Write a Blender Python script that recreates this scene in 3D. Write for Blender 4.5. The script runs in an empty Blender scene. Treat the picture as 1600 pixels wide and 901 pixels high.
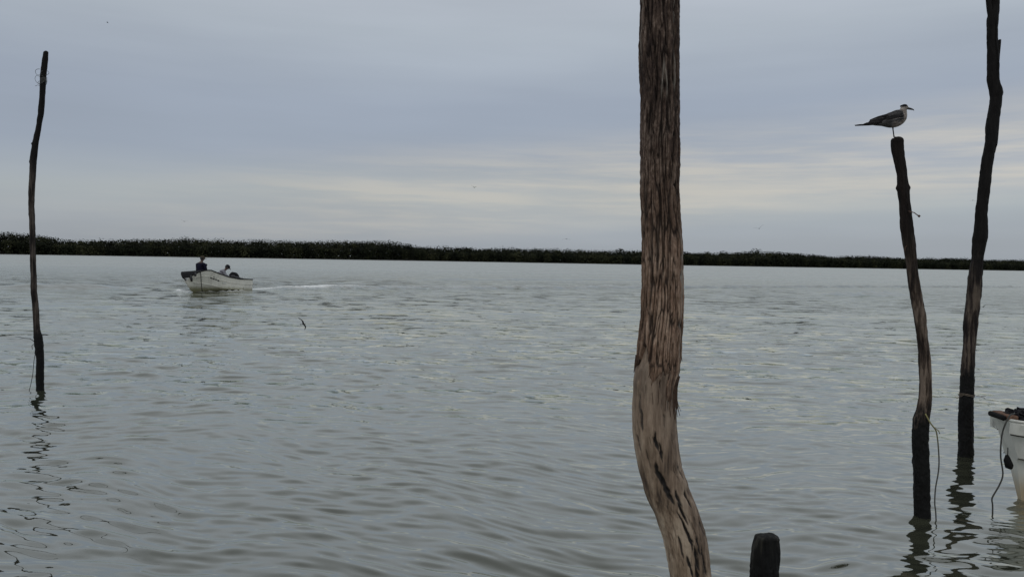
import bpy, bmesh, math, random
import numpy as np
from mathutils import Vector, Matrix, Quaternion
R = math.radians
scene = bpy.context.scene
C = scene.collection
random.seed(5)

# ------------------------------------------------------------------ camera
cam_d = bpy.data.cameras.new('camera'); cam = bpy.data.objects.new('camera', cam_d); C.objects.link(cam)
cam_d.sensor_width = 36; cam_d.lens = 36*1250/1600
cam_d.clip_start = 0.05; cam_d.clip_end = 20000
cam.matrix_world = (Matrix.Translation((0, 0, 1.9)) @ Matrix.Rotation(R(90-2.174), 4, 'X') @ Matrix.Rotation(R(1.077), 4, 'Z'))
scene.camera = cam

# ------------------------------------------------------------------ world: overcast
SUN_EL, SUN_AZ = R(52), R(200)      # azimuth clockwise from +Y: behind the camera
w = bpy.data.worlds.new('World'); scene.world = w; w.use_nodes = True
nt = w.node_tree; nt.nodes.clear()
def wn(t, **k):
    n = nt.nodes.new(t)
    for a, b in k.items(): setattr(n, a, b)
    return n
def wmath(op, a, b=None, c=None, clamp=False):
    n = wn('ShaderNodeMath', operation=op, use_clamp=clamp)
    for i, v in enumerate((a, b, c)):
        if v is None: continue
        if isinstance(v, (int, float)): n.inputs[i].default_value = v
        else: nt.links.new(v, n.inputs[i])
    return n.outputs[0]
out = wn('ShaderNodeOutputWorld'); bg = wn('ShaderNodeBackground')
sky = wn('ShaderNodeTexSky', sky_type='NISHITA'); sky.sun_disc = False
sky.sun_elevation = SUN_EL; sky.sun_rotation = SUN_AZ
tc = wn('ShaderNodeTexCoord'); sep = wn('ShaderNodeSeparateXYZ'); nt.links.new(tc.outputs['Generated'], sep.inputs[0])
X, Y, Z = sep.outputs
az = wmath('ARCTAN2', X, Y)                       # 0 = +Y, + to the right
el = wmath('ARCSINE', Z)
def wnoise(sx, sy, detail, rough, off=0.0):
    cb = wn('ShaderNodeCombineXYZ')
    nt.links.new(wmath('MULTIPLY', az, sx), cb.inputs[0]); nt.links.new(wmath('MULTIPLY', el, sy), cb.inputs[1]); cb.inputs[2].default_value = off
    n = wn('ShaderNodeTexNoise'); n.inputs['Scale'].default_value = 1; n.inputs['Detail'].default_value = detail; n.inputs['Roughness'].default_value = rough
    nt.links.new(cb.outputs[0], n.inputs['Vector']); return n.outputs['Fac']
broad = wnoise(1.6, 7, 3, .5, 3.1); strk = wnoise(3.5, 42, 5, .58, 7.7); fine = wnoise(7, 95, 5, .6, 1.3)
elw = wmath('ADD', wmath('ADD', el, wmath('MULTIPLY', wmath('SUBTRACT', broad, .5), .07)), wmath('MULTIPLY', wmath('SUBTRACT', strk, .5), .018))
ramp = wn('ShaderNodeValToRGB'); cr = ramp.color_ramp
def lin(r, g, b): return tuple(((c/255+.055)/1.055)**2.4 if c > 10 else c/255/12.92 for c in (r, g, b))+(1,)
stops = [(0.0, (150, 157, 166)), (.035, (158, 165, 174)), (.075, (165, 172, 177)), (.125, (154, 163, 177)), (.19, (157, 166, 180)), (.27, (176, 184, 193)), (.33, (187, 193, 202)), (.6, (196, 201, 208)), (1.0, (205, 209, 214))]
while len(cr.elements) < len(stops): cr.elements.new(.5)
for e, (p, c) in zip(cr.elements, stops): e.position = p; e.color = lin(*c)
nt.links.new(elw, ramp.inputs[0])
# thin lighter cream layer low over the far shore, strongest ahead and to the right
def bump1(v, lo, l1, h1, hi):
    m1 = wn('ShaderNodeMapRange', interpolation_type='SMOOTHSTEP'); nt.links.new(v, m1.inputs[0]); m1.inputs[1].default_value = lo; m1.inputs[2].default_value = l1
    m2 = wn('ShaderNodeMapRange', interpolation_type='SMOOTHSTEP'); nt.links.new(v, m2.inputs[0]); m2.inputs[1].default_value = h1; m2.inputs[2].default_value = hi; m2.inputs[3].default_value = 1; m2.inputs[4].default_value = 0
    return wmath('MULTIPLY', m1.outputs[0], m2.outputs[0])
# axis of the layer climbs a little towards the right
elb = wmath('SUBTRACT', el, wmath('MULTIPLY', az, .075))
band = bump1(elb, .018, .062, .088, .165)
side = bump1(az, -.55, -.02, 1.2, 2.2)
sm = wn('ShaderNodeMapRange', interpolation_type='SMOOTHSTEP'); nt.links.new(wmath('ADD', wmath('MULTIPLY', strk, .6), wmath('MULTIPLY', fine, .4)), sm.inputs[0]); sm.inputs[1].default_value = .36; sm.inputs[2].default_value = .64
creamf = wmath('MULTIPLY', wmath('MULTIPLY', band, wmath('ADD', wmath('MULTIPLY', side, .85), .12)), wmath('ADD', wmath('MULTIPLY', sm.outputs[0], .75), .25))
# one clear streak left of the middle
s1 = wmath('MULTIPLY', bump1(wmath('ADD', wmath('ADD', el, wmath('MULTIPLY', az, .04)), wmath('MULTIPLY', wmath('SUBTRACT', fine, .5), .02)), .060, .071, .074, .088), bump1(az, -.46, -.15, -.02, .12))
creamf = wmath('MAXIMUM', creamf, wmath('MULTIPLY', s1, .8))
mx = wn('ShaderNodeMix', data_type='RGBA'); nt.links.new(creamf, mx.inputs[0]); nt.links.new(ramp.outputs[0], mx.inputs[6]); mx.inputs[7].default_value = lin(194, 190, 182)
# slight mottling of the cloud base
mot = wmath('ADD', wmath('MULTIPLY', wmath('SUBTRACT', strk, .5), .07), wmath('ADD', wmath('MULTIPLY', wmath('SUBTRACT', broad, .5), .30), wmath('ADD', wmath('MULTIPLY', wmath('SINE', az), .06), 1.0)))
cl = wn('ShaderNodeMix', data_type='RGBA', blend_type='MULTIPLY'); cl.inputs[0].default_value = 1; nt.links.new(mx.outputs[2], cl.inputs[6])
cmb = wn('ShaderNodeCombineColor'); [nt.links.new(mot, cmb.inputs[i]) for i in range(3)]; nt.links.new(cmb.outputs[0], cl.inputs[7])
sc = wn('ShaderNodeMix', data_type='RGBA', blend_type='MULTIPLY'); sc.inputs[0].default_value = 1; nt.links.new(cl.outputs[2], sc.inputs[6]); sc.inputs[7].default_value = (10, 10, 10, 1)
mix = wn('ShaderNodeMix', data_type='RGBA'); mix.inputs[0].default_value = .92      # cloud cover over the clear sky
nt.links.new(sky.outputs[0], mix.inputs[6]); nt.links.new(sc.outputs[2], mix.inputs[7])
nt.links.new(mix.outputs[2], bg.inputs[0]); bg.inputs[1].default_value = .1
nt.links.new(bg.outputs[0], out.inputs[0])
# ------------------------------------------------------------------ sun (veiled)
sd = bpy.data.lights.new('sun', 'SUN'); sd.energy = .5; sd.angle = R(25); sd.color = (1, .95, .88)
so = bpy.data.objects.new('sun', sd); C.objects.link(so)
sdir = Vector((math.sin(SUN_AZ)*math.cos(SUN_EL), math.cos(SUN_AZ)*math.cos(SUN_EL), math.sin(SUN_EL)))
so.rotation_euler = sdir.to_track_quat('Z', 'Y').to_euler(); so.location = (0, -20, 40)
scene.view_settings.view_transform = 'Standard'; scene.view_settings.look = 'None'
scene.view_settings.exposure = 0; scene.view_settings.gamma = 1; scene.view_settings.use_curve_mapping = False

# ------------------------------------------------------------------ helpers
def tag(o, label=None, cat=None, group=None, kind=None):
    if label: o['label'] = label
    if cat: o['category'] = cat
    if group: o['group'] = group
    if kind: o['kind'] = kind
    return o
def empty(name, loc, label, cat, group=None, rot=(0, 0, 0)):
    o = bpy.data.objects.new(name, None); C.objects.link(o); o.location = loc; o.rotation_euler = rot
    o.empty_display_size = .1
    return tag(o, label, cat, group)
def mesh(name, verts, faces, mat, parent=None, smooth=True, attrs=None):
    me = bpy.data.meshes.new(name)
    if isinstance(verts, np.ndarray):
        verts = np.ascontiguousarray(verts, dtype=np.float32); f = np.asarray(faces, dtype=np.int32); k = f.shape[1]
        me.vertices.add(len(verts)); me.vertices.foreach_set('co', verts.ravel())
        me.loops.add(f.size); me.loops.foreach_set('vertex_index', f.ravel())
        me.polygons.add(len(f)); me.polygons.foreach_set('loop_start', np.arange(0, f.size, k, dtype=np.int32))
        me.update(calc_edges=True)
    else:
        me.from_pydata([tuple(v) for v in verts], [], faces)
    if smooth: me.polygons.foreach_set('use_smooth', [True]*len(me.polygons))
    for n, a in (attrs or {}).items():
        at = me.attributes.new(n, 'FLOAT', 'POINT'); at.data.foreach_set('value', np.ascontiguousarray(a, dtype=np.float32).ravel())
    me.update(); me.materials.append(mat)
    o = bpy.data.objects.new(name, me); C.objects.link(o)
    if parent: o.parent = parent
    return o
def join(parts):
    V, Fc = [], []
    for v, f in parts:
        b = len(V); V += list(v); Fc += [tuple(i+b for i in q) for q in f]
    return V, Fc
def catmull(pts, n):
    P = np.array(pts, float); m = len(P); res = []
    t = np.linspace(0, m-1, n)
    for s in t:
        i = min(int(s), m-2); u = s-i
        p0, p1, p2, p3 = P[max(i-1, 0)], P[i], P[i+1], P[min(i+2, m-1)]
        res.append(.5*((2*p1)+(-p0+p2)*u+(2*p0-5*p1+4*p2-p3)*u*u+(-p0+3*p1-3*p2+p3)*u**3))
    return np.array(res)
def tube(path, rad, segs=8, cap=True):
    """path list of Vector, rad float or list, optional (ry) pairs -> verts, faces"""
    path = [Vector(p) for p in path]; n = len(path)
    rad = [rad]*n if isinstance(rad, (int, float)) else list(rad)
    V, F_ = [], []; prev = None
    for i, p in enumerate(path):
        d = (path[min(i+1, n-1)]-path[max(i-1, 0)]).normalized()
        if prev is None:
            a = Vector((0, 0, 1)) if abs(d.z) < .8 else Vector((0, 1, 0)); u = d.cross(a).normalized()
        else: u = (prev-d*prev.dot(d)).normalized()
        prev = u; v = d.cross(u)
        ru, rv = rad[i] if isinstance(rad[i], tuple) else (rad[i], rad[i])
        for k in range(segs):
            t = 2*math.pi*k/segs; V.append(p+u*(math.cos(t)*ru)+v*(math.sin(t)*rv))
    for i in range(n-1):
        for k in range(segs):
            a = i*segs+k; b = i*segs+(k+1) % segs; F_.append((a, b, b+segs, a+segs))
    if cap:
        F_.append(tuple(range(segs-1, -1, -1))); F_.append(tuple((n-1)*segs+k for k in range(segs)))
    return V, F_
def ball(c, r, nu=12, nv=8, rot=None):
    rx, ry, rz = (r, r, r) if isinstance(r, (int, float)) else r; V, F_ = [], []
    M = rot or Matrix.Identity(3); c = Vector(c)
    for j in range(1, nv):
        ph = math.pi*j/nv
        for i in range(nu):
            th = 2*math.pi*i/nu; V.append(c+M@Vector((rx*math.sin(ph)*math.cos(th), ry*math.sin(ph)*math.sin(th), rz*math.cos(ph))))
    V += [c+M@Vector((0, 0, rz)), c+M@Vector((0, 0, -rz))]; top, bot = len(V)-2, len(V)-1
    for j in range(nv-2):
        for i in range(nu): a = j*nu+i; b = j*nu+(i+1) % nu; F_.append((a, a+nu, b+nu, b))
    for i in range(nu): F_.append((top, i, (i+1) % nu)); F_.append((bot, (nv-2)*nu+(i+1) % nu, (nv-2)*nu+i))
    return V, F_
def box(x0, x1, y0, y1, z0, z1):
    V = [Vector((x, y, z)) for z in (z0, z1) for y in (y0, y1) for x in (x0, x1)]
    return V, [(0, 2, 3, 1), (4, 5, 7, 6), (0, 1, 5, 4), (2, 6, 7, 3), (0, 4, 6, 2), (1, 3, 7, 5)]
def bevel(o, wd, seg=2):
    m = o.modifiers.new('bevel', 'BEVEL'); m.width = wd; m.segments = seg; m.limit_method = 'ANGLE'; return o

# periodic-in-u value noise on arrays
class VN:
    def __init__(s, seed, nu=64, nv=512): s.g = np.random.RandomState(seed).rand(nv, nu).astype(np.float32); s.nu, s.nv = nu, nv
    def __call__(s, u, v, cu, cv):
        """u in 0..1 periodic with cu cells round; v in metres with cells of 1/cv"""
        x = (u % 1)*cu; y = v*cv+137.3
        xi = np.floor(x).astype(int); yi = np.floor(y).astype(int); fx = x-xi; fy = y-yi
        fx = fx*fx*(3-2*fx); fy = fy*fy*(3-2*fy)
        a0, a1 = xi % cu, (xi+1) % cu; b0, b1 = yi % s.nv, (yi+1) % s.nv
        g = s.g[:, :]
        return (g[b0, a0]*(1-fx)+g[b0, a1]*fx)*(1-fy)+(g[b1, a0]*(1-fx)+g[b1, a1]*fx)*fy
def sstep(a, b, x):
    t = np.clip((x-a)/(b-a), 0, 1); return t*t*(3-2*t)

# ------------------------------------------------------------------ material helper
class M:
    def __init__(s, name):
        s.m = bpy.data.materials.new(name); s.m.use_nodes = True; s.t = s.m.node_tree
        s.b = s.t.nodes['Principled BSDF']; s.out = s.t.nodes['Material Output']
    def n(s, t, **k):
        x = s.t.nodes.new(t)
        for a, b in k.items(): setattr(x, a, b)
        return x
    def l(s, a, b): s.t.links.new(a, b)
    def noise(s, scale, stretch=(1, 1, 1), detail=4, rough=.55, coord='Object', out='Fac'):
        tc = s.n('ShaderNodeTexCoord'); mp = s.n('ShaderNodeMapping'); mp.inputs['Scale'].default_value = stretch
        s.l(tc.outputs[coord], mp.inputs[0]); x = s.n('ShaderNodeTexNoise'); x.inputs['Scale'].default_value = scale
        x.inputs['Detail'].default_value = detail; x.inputs['Roughness'].default_value = rough; s.l(mp.outputs[0], x.inputs['Vector']); return x.outputs[out]
    def ramp(s, fac, stops):
        r = s.n('ShaderNodeValToRGB'); s.l(fac, r.inputs[0]); cr = r.color_ramp
        while len(cr.elements) < len(stops): cr.elements.new(.5)
        for e, (p, c) in zip(cr.elements, stops): e.position = p; e.color = (c if len(c) == 4 else tuple(c)+(1,))
        return r.outputs[0]
    def attr(s, n): a = s.n('ShaderNodeAttribute'); a.attribute_name = n; return a.outputs['Fac']
    def mix(s, f, a, b, mode='MIX'):
        x = s.n('ShaderNodeMix', data_type='RGBA', blend_type=mode)
        for i, v in ((0, f), (6, a), (7, b)):
            if isinstance(v, (int, float)): x.inputs[i].default_value = v
            elif isinstance(v, tuple): x.inputs[i].default_value = v if len(v) == 4 else v+(1,)
            else: s.l(v, x.inputs[i])
        return x.outputs[2]
    def math(s, op, a, b=0.0, clamp=False):
        x = s.n('ShaderNodeMath', operation=op, use_clamp=clamp)
        for i, v in enumerate((a, b)):
            if isinstance(v, (int, float)): x.inputs[i].default_value = v
            else: s.l(v, x.inputs[i])
        return x.outputs[0]
    def spec(s, v): s.b.inputs['Specular IOR Level'].default_value = v; return s
    def col(s, v):
        if isinstance(v, tuple): s.b.inputs['Base Color'].default_value = v if len(v) == 4 else v+(1,)
        else: s.l(v, s.b.inputs['Base Color'])
        return s
    def rough(s, v):
        if isinstance(v, (int, float)): s.b.inputs['Roughness'].default_value = v
        else: s.l(v, s.b.inputs['Roughness'])
        return s
    def bump(s, h, strength, dist=.01):
        x = s.n('ShaderNodeBump'); x.inputs['Strength'].default_value = strength; x.inputs['Distance'].default_value = dist; s.l(h, x.inputs['Height']); s.l(x.outputs[0], s.b.inputs['Normal']); return s
def simple(name, col, rough=.6, var=.25, scale=6, bump=0.0, metal=0.0):
    m = M(name); f = m.noise(scale); lo = tuple(c*(1-var) for c in col); hi = tuple(min(1, c*(1+var)) for c in col)
    m.col(m.ramp(f, [(.3, lo), (.7, hi)])).rough(rough).spec(.5 if rough < .7 else .12); m.b.inputs['Metallic'].default_value = metal
    if bump: m.bump(m.noise(scale*6), bump)
    return m.m

# ------------------------------------------------------------------ water
SLOPE = 1.0
def water_material():
    m = M('lagoon_water')
    f = m.noise(.09, (1, 1.6, 1), 3, .5)
    base = m.ramp(f, [(.3, (.026, .031, .021)), (.7, (.040, .041, .026))])
    foam = m.attr('foam'); fn = m.noise(7, (1, 1, 1), 5, .7)
    fm = m.math('MULTIPLY', foam, m.math('MULTIPLY', m.math('SUBTRACT', fn, .33), 6.0, True), True)
    m.col(m.mix(fm, base, (.92, .93, .92))); m.b.inputs['IOR'].default_value = 2.35
    m.rough(m.math('ADD', m.math('MULTIPLY', fm, .5), m.math('ADD', m.math('MULTIPLY', m.attr('open_water'), .30), .03)))
    chop = m.attr('choppiness')
    patch = m.math('ADD', m.math('MULTIPLY', m.noise(.035, (.5, 2.2, 1), 3, .55), .9), .5)
    geo = m.n('ShaderNodeNewGeometry')
    def slopes(scale, stretch, detail, k):
        c = m.noise(scale, stretch, detail, .6, out='Color'); s = m.n('ShaderNodeVectorMath', operation='SUBTRACT'); m.l(c, s.inputs[0]); s.inputs[1].default_value = (.5, .5, .5)
        q = m.n('ShaderNodeVectorMath', operation='MULTIPLY'); m.l(s.outputs[0], q.inputs[0]); q.inputs[1].default_value = (k*.7, k, 0); return q.outputs[0]
    a = m.n('ShaderNodeVectorMath', operation='ADD'); m.l(slopes(3.0, (.38, 1.5, 1), 4, 1.6), a.inputs[0]); m.l(slopes(1.1, (.45, 1.6, 1), 2, .45), a.inputs[1])
    sc = m.n('ShaderNodeVectorMath', operation='SCALE'); m.l(a.outputs[0], sc.inputs[0]); m.l(m.math('MULTIPLY', chop, patch), sc.inputs[3])
    fine = m.n('ShaderNodeVectorMath', operation='ADD'); m.l(sc.outputs[0], fine.inputs[0]); m.l(slopes(14, (.6, 1.5, 1), 3, .10), fine.inputs[1])
    ad = m.n('ShaderNodeVectorMath', operation='ADD'); m.l(geo.outputs['Normal'], ad.inputs[0]); m.l(fine.outputs[0], ad.inputs[1])
    nm = m.n('ShaderNodeVectorMath', operation='NORMALIZE'); bi = m.n('ShaderNodeCombineXYZ'); m.l(m.math('MULTIPLY', m.attr('open_water'), -.05), bi.inputs[1]); a3 = m.n('ShaderNodeVectorMath', operation='ADD'); m.l(ad.outputs[0], a3.inputs[0]); m.l(bi.outputs[0], a3.inputs[1]); m.l(a3.outputs[0], nm.inputs[0]); m.l(nm.outputs[0], m.b.inputs['Normal'])
    # silty water: dull body seen steeply, mirror of the sky towards grazing
    gl = m.n('ShaderNodeBsdfGlossy'); gl.inputs['Color'].default_value = (.985, 1.0, .945, 1); m.l(nm.outputs[0], gl.inputs['Normal'])
    m.l(m.b.inputs['Roughness'].links[0].from_socket, gl.inputs['Roughness'])
    lw = m.n('ShaderNodeLayerWeight'); lw.inputs['Blend'].default_value = .5; m.l(nm.outputs[0], lw.inputs['Normal'])
    fr = m.math('ADD', m.math('MULTIPLY', m.math('POWER', lw.outputs['Facing'], 2.1), .87), .03, True)
    fr = m.math('MULTIPLY', m.math('MULTIPLY', fr, m.math('SUBTRACT', 1.0, m.math('MULTIPLY', m.attr('open_water'), .19))), m.math('SUBTRACT', 1.0, m.math('MULTIPLY', fm, .8)))
    df = m.n('ShaderNodeBsdfDiffuse'); m.l(m.b.inputs['Base Color'].links[0].from_socket, df.inputs['Color']); m.l(nm.outputs[0], df.inputs['Normal'])
    ms = m.n('ShaderNodeMixShader'); m.l(fr, ms.inputs[0]); m.l(df.outputs[0], ms.inputs[1]); m.l(gl.outputs[0], ms.inputs[2]); m.l(ms.outputs[0], m.out.inputs['Surface'])
    return m.m
def seg_ridge(Xa, Ya, pts, wd, amp, fade=6.0, cross=0.0):
    """long crested ridge along a polyline of (x, y)"""
    h = np.zeros_like(Xa); best = np.full_like(Xa, 1e9); sgn = np.zeros_like(Xa); al = np.zeros_like(Xa); L = 0
    tot = sum(math.dist(pts[i], pts[i+1]) for i in range(len(pts)-1))
    for (x0, y0), (x1, y1) in zip(pts[:-1], pts[1:]):
        dx, dy = x1-x0, y1-y0; l = math.hypot(dx, dy); dx /= l; dy /= l
        t = np.clip((Xa-x0)*dx+(Ya-y0)*dy, 0, l); ex, ey = Xa-x0-t*dx, Ya-y0-t*dy; d = np.hypot(ex, ey); s = ex*(-dy)+ey*dx
        k = d < best; best = np.where(k, d, best); sgn = np.where(k, np.sign(s)*d, sgn); al = np.where(k, L+t, al); L += l
    env = sstep(0, fade, al)*sstep(0, fade, tot-al)*np.exp(-(best/wd)**2)
    return amp*env*np.cos(sgn/wd*2.6), env
def build_water():
    r = [1.2]
    while r[-1] < 6000:
        q = r[-1]; dr = q*q/(1.9*800)*.42
        dr = max(dr, .014)
        if 34 < q < 76: dr = min(dr, .36)
        elif q < 34: dr = min(dr, .30)
        elif q < 400: dr = min(dr, max(.36, (q-76)*.03+.36))
        r.append(q+dr)
    r = np.array(r); nr = len(r)
    th = np.concatenate([np.arange(-40, 40, .11), np.arange(40, 320.1, 4.0)[:-1]]); th = R(1)*th; nth = len(th)
    print('water grid', nr, nth)
    RR, TT = np.meshgrid(r, th, indexing='ij'); Xa = (RR*np.sin(TT)).astype(np.float32); Ya = (RR*np.cos(TT)).astype(np.float32)
    dr = np.gradient(r)[:, None]; cell = np.maximum(dr, RR*.00192)
    rs = np.random.RandomState(11); Zw = np.zeros_like(Xa); lost = np.zeros_like(Xa)
    # gentle domain warp so that crests are never ruler-straight
    Xw = Xa+.35*np.sin(Ya*.9+1.1+.6*np.sin(Xa*.37))+.12*np.sin(Ya*2.7+Xa*.8); Yw = Ya+.30*np.sin(Xa*.7+.5)+.12*np.sin(Xa*1.9+2.0-Ya*.4)+.05*np.sin(Xa*5.1+Ya*2.3)
    group = .92+.38*np.sin(Xa*.33+.8*np.sin(Ya*.21))*np.sin(Ya*.27+1.7+.9*np.sin(Xa*.17))
    N = 84
    for i in range(N):
        lam = .085*(3.4/.085)**((i+rs.rand())/N); a = rs.normal(0, R(21 if lam < .6 else 26))+R(9)
        kx, ky = math.sin(a)*2*math.pi/lam, math.cos(a)*2*math.pi/lam
        slope = .0165*SLOPE*(2.15 if lam < .3 else 1.8 if lam < .5 else .9 if lam < .9 else .6)*(1.0 if lam < 1.6 else .45); amp = slope/(2*math.pi/lam)
        wgt = sstep(2.4, 5.0, lam/cell)
        wgt[RR > 400] = 0
        gg = group if lam < .9 else 1.0
        Zw += (amp*wgt*gg*np.sin(kx*Xw+ky*Yw+rs.rand()*6.283)).astype(np.float32)
        lost += (slope*slope/2*(1-wgt*wgt)).astype(np.float32)
    chop = np.sqrt(lost)*7.0*(1-.35*sstep(40, 150, RR))
    foam = np.zeros_like(Xa)
    # wake of the moving skiff and older wakes
    for pts, wd, amp, fd in [([(-13.4, 42.6), (-11.1, 46), (-3.9, 48.8), (9, 56.3), (20.3, 63.5), (34, 70.8), (60, 82)], 1.2, .15, 2.0),
                         ([(-10.1, 63), (-3, 68), (5.9, 74), (16, 80)], 1.4, .11, 6),
                         ([(-60, 33), (-24.5, 38.6), (-21, 40.2), (-17.5, 40.4)], 1.2, .23, 4),
                         ([(18.5, 49.6), (21.9, 50.7), (26.6, 52.7)], 1.3, .23, 3),
                         ([(-21, 26), (-12, 27.5), (-3, 27.2), (9, 28.6), (25, 31)], 1.2, .02, 5)]:
        hh, env = seg_ridge(Xa, Ya, pts, wd, amp, fd)
        wob = .85+.3*np.sin(Xa*1.7+.9*np.sin(Ya*2.1))*np.sin(Xa*.6+1.0)
        Zw += (hh*wob).astype(np.float32); chop = chop+env*.5 if fd == 2.0 else chop*(1-.75*env)
    # propeller wash, narrow foam streaks behind the transom and round the forefoot
    _, e1 = seg_ridge(Xa, Ya, [(-13.9, 42.0), (-12.8, 44.2), (-10.6, 46.6), (-6.5, 49.0)], .5, .1, .4); foam += e1*.8
    _, e2 = seg_ridge(Xa, Ya, [(-13.2, 43.0), (-11.1, 46.8), (-3.9, 49.8), (9, 57.4), (20.3, 64.7), (34, 72.2), (60, 83.5)], .9, .1, 3); foam += e2*(1.0-.45*sstep(5, 35, Xa))
    for pts in ([(-14.95, 37.6), (-15.9, 38.4), (-16.6, 39.6)], [(-14.95, 37.6), (-14.0, 38.9), (-13.4, 40.6)]):
        hh, e3 = seg_ridge(Xa, Ya, pts, .22, .07, .4); Zw += np.abs(hh).astype(np.float32); foam += e3*.9
    V = np.stack([Xa, Ya, Zw], -1).reshape(-1, 3)
    i = np.arange(nr-1)[:, None]; j = np.arange(nth)[None, :]; j2 = (j+1) % nth
    Fq = np.stack([i*nth+j+0*i, (i+1)*nth+j, (i+1)*nth+j2, i*nth+j2], -1).reshape(-1, 4)
    Fq = Fq[:, ::-1]
    o = mesh('water', V, Fq[:, ::-1] if False else Fq, water_material(), attrs={'choppiness': np.clip(chop, 0, 2).ravel(), 'foam': np.clip(foam, 0, 1).ravel(), 'open_water': sstep(25, 140, RR).ravel()})
    return tag(o, 'grey green lagoon water with small wind ripples', kind='structure')

wat = build_water()
print('water normal z', wat.data.polygons[5000].normal.z)
# lagoon bed: one sheet under everything
bm_mat = simple('mud', (.03, .027, .02), .8, .3, .2)
tag(mesh('lagoon_bed', [(-7000, -7000, -1.6), (7000, -7000, -1.6), (7000, 7000, -1.6), (-7000, 7000, -1.6)], [(0, 1, 2, 3)], bm_mat), kind='structure')

# ------------------------------------------------------------------ far shore and mangroves
SH = [(-420, 120, 8.0), (-300, 180, 8.0), (-215, 235, 8.0), (-169.2, 264.2, 7.8), (-161.5, 269.0, 7.0), (-153.5, 273.9, 6.2), (-140.1, 282.2, 6.5), (-127.6, 289.8, 7.2), (-112.6, 299.1, 7.0), (-98.6, 307.7, 7.4), (-81.6, 318.1, 8.3), (-63.4, 329.3, 8.2), (-46.4, 339.8, 8.4), (-37.2, 343.0, 7.2), (-27.8, 345.4, 6.9), (-11.4, 349.5, 7.0), (8.3, 354.5, 6.5), (28.5, 359.5, 7.0), (58.5, 367.1, 7.1), (83.6, 374.2, 6.8), (107.8, 385.9, 7.0), (141.3, 402.1, 8.2), (149.9, 406.3, 7.6), (173.5, 417.8, 7.5), (184.0, 422.9, 6.4), (199.3, 430.3, 7.0), (226.7, 443.6, 6.9), (255.9, 457.7, 6.7), (287.1, 472.8, 7.3), (309.0, 483.4, 6.9), (420, 540, 7.2), (600, 610, 7.4)]
def build_shore():
    S = np.array(SH); seg = np.hypot(*np.diff(S[:, :2], axis=0).T); L = np.concatenate([[0], np.cumsum(seg)])
    q = np.arange(0, L[-1], 5.0); rs = np.random.RandomState(3)
    px = np.interp(q, L, S[:, 0]); py = np.interp(q, L, S[:, 1])
    V, Fc = [], []
    prof = [(-6, -1.8), (-1.5, -.4), (1.5, .12), (5, .35), (40, .6), (300, .9)]
    nrm = np.array([-.47, .88])
    for x, y in zip(px, py):
        wob = rs.normal(0, .5)
        for d, z in prof: V.append((x+nrm[0]*(d+wob), y+nrm[1]*(d+wob), z+rs.normal(0, .05)))
    k = len(prof)
    for i in range(len(q)-1):
        for j in range(k-1): a = i*k+j; Fc.append((a, a+k, a+k+1, a+1))
    tag(mesh('far_shore', V, Fc, bm_mat), 'low mud bank under the mangroves', kind='structure')
    # foliage clumps
    m = M('mangrove_foliage'); f = m.noise(.35, (1, 1, 1), 3, .6); rnd = m.attr('tone')
    base = m.ramp(m.math('ADD', m.math('MULTIPLY', f, .55), m.math('MULTIPLY', rnd, .45)), [(.28, (.006, .0075, .0045)), (.5, (.014, .0175, .009)), (.70, (.040, .042, .020))])
    m.col(base).rough(.85).spec(.1); fol = m.m
    crowns = []
    for row, (off, hk, n_per) in enumerate([(2.5, .62, 2.6), (6, .80, 3.2), (11, .93, 3.6), (18, 1.0, 4.2), (25, .97, 4.0), (33, .9, 4.0)]):
        s = 0.0
        while s < L[-1]:
            h = np.interp(s, L, S[:, 2])
            x, y = np.interp(s, L, S[:, 0]), np.interp(s, L, S[:, 1]); o2 = off+rs.normal(0, .9)
            hh = h*hk*(1+rs.normal(0, .025)+.05*math.sin(s*.09+1)+.035*math.sin(s*.23+row*.7)); r = rs.uniform(2.0, 3.6)*(1 if row else .8)*(1.45 if row > 2 else 1)
            crowns.append((x+nrm[0]*o2, y+nrm[1]*o2, hh, r, rs.rand()))
            if row == 3 and rs.rand() < .05: crowns.append((x+nrm[0]*o2, y+nrm[1]*o2, hh+rs.uniform(.2, .6), r*.6, rs.rand()))
            s += n_per*rs.uniform(.6, 1.3)
    cs = np.array(crowns); n = len(cs); per = 300
    cnt = np.where((cs[:, 0] > -195) & (cs[:, 0] < 335), per, 28); c = np.repeat(cs, cnt, 0); k = len(c); print('leaves', k)
    d = rs.normal(size=(k, 3)); d /= np.linalg.norm(d, axis=1)[:, None]; rad = .55+.45*rs.rand(k)**.5
    # lobed crown: radius varies with direction
    lob = 1+.10*np.sin(d[:, 0]*4+c[:, 4]*20)*np.sin(d[:, 1]*5+c[:, 4]*33)+.07*np.sin(d[:, 2]*9+c[:, 4]*50)
    P = np.empty((k, 3)); P[:, 0] = c[:, 0]+d[:, 0]*c[:, 3]*rad*lob*1.15; P[:, 1] = c[:, 1]+d[:, 1]*c[:, 3]*rad*lob
    czz = c[:, 2]-c[:, 3]*.62; P[:, 2] = czz+d[:, 2]*c[:, 3]*rad*lob*.62
    low = rs.rand(k) < .36; P[:, 2] = np.where(low, rs.rand(k)*np.maximum(czz, 1)*1.0+.15, P[:, 2])   # skirts and prop-root foliage
    P[:, 2] = np.maximum(P[:, 2], .15)
    sz = rs.uniform(.16, .32, k)*np.repeat(np.where(cnt < per, 2.0, 1.0), cnt)*(1+low*.5); inner_ = rs.rand(k) < .16; sz = np.where(inner_, .55, sz)
    P = np.where(inner_[:, None], np.stack([c[:, 0]+rs.normal(0, .7, k), c[:, 1]+rs.normal(0, .7, k), rs.uniform(.12, .84, k)*c[:, 2]], 1), P)
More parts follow.
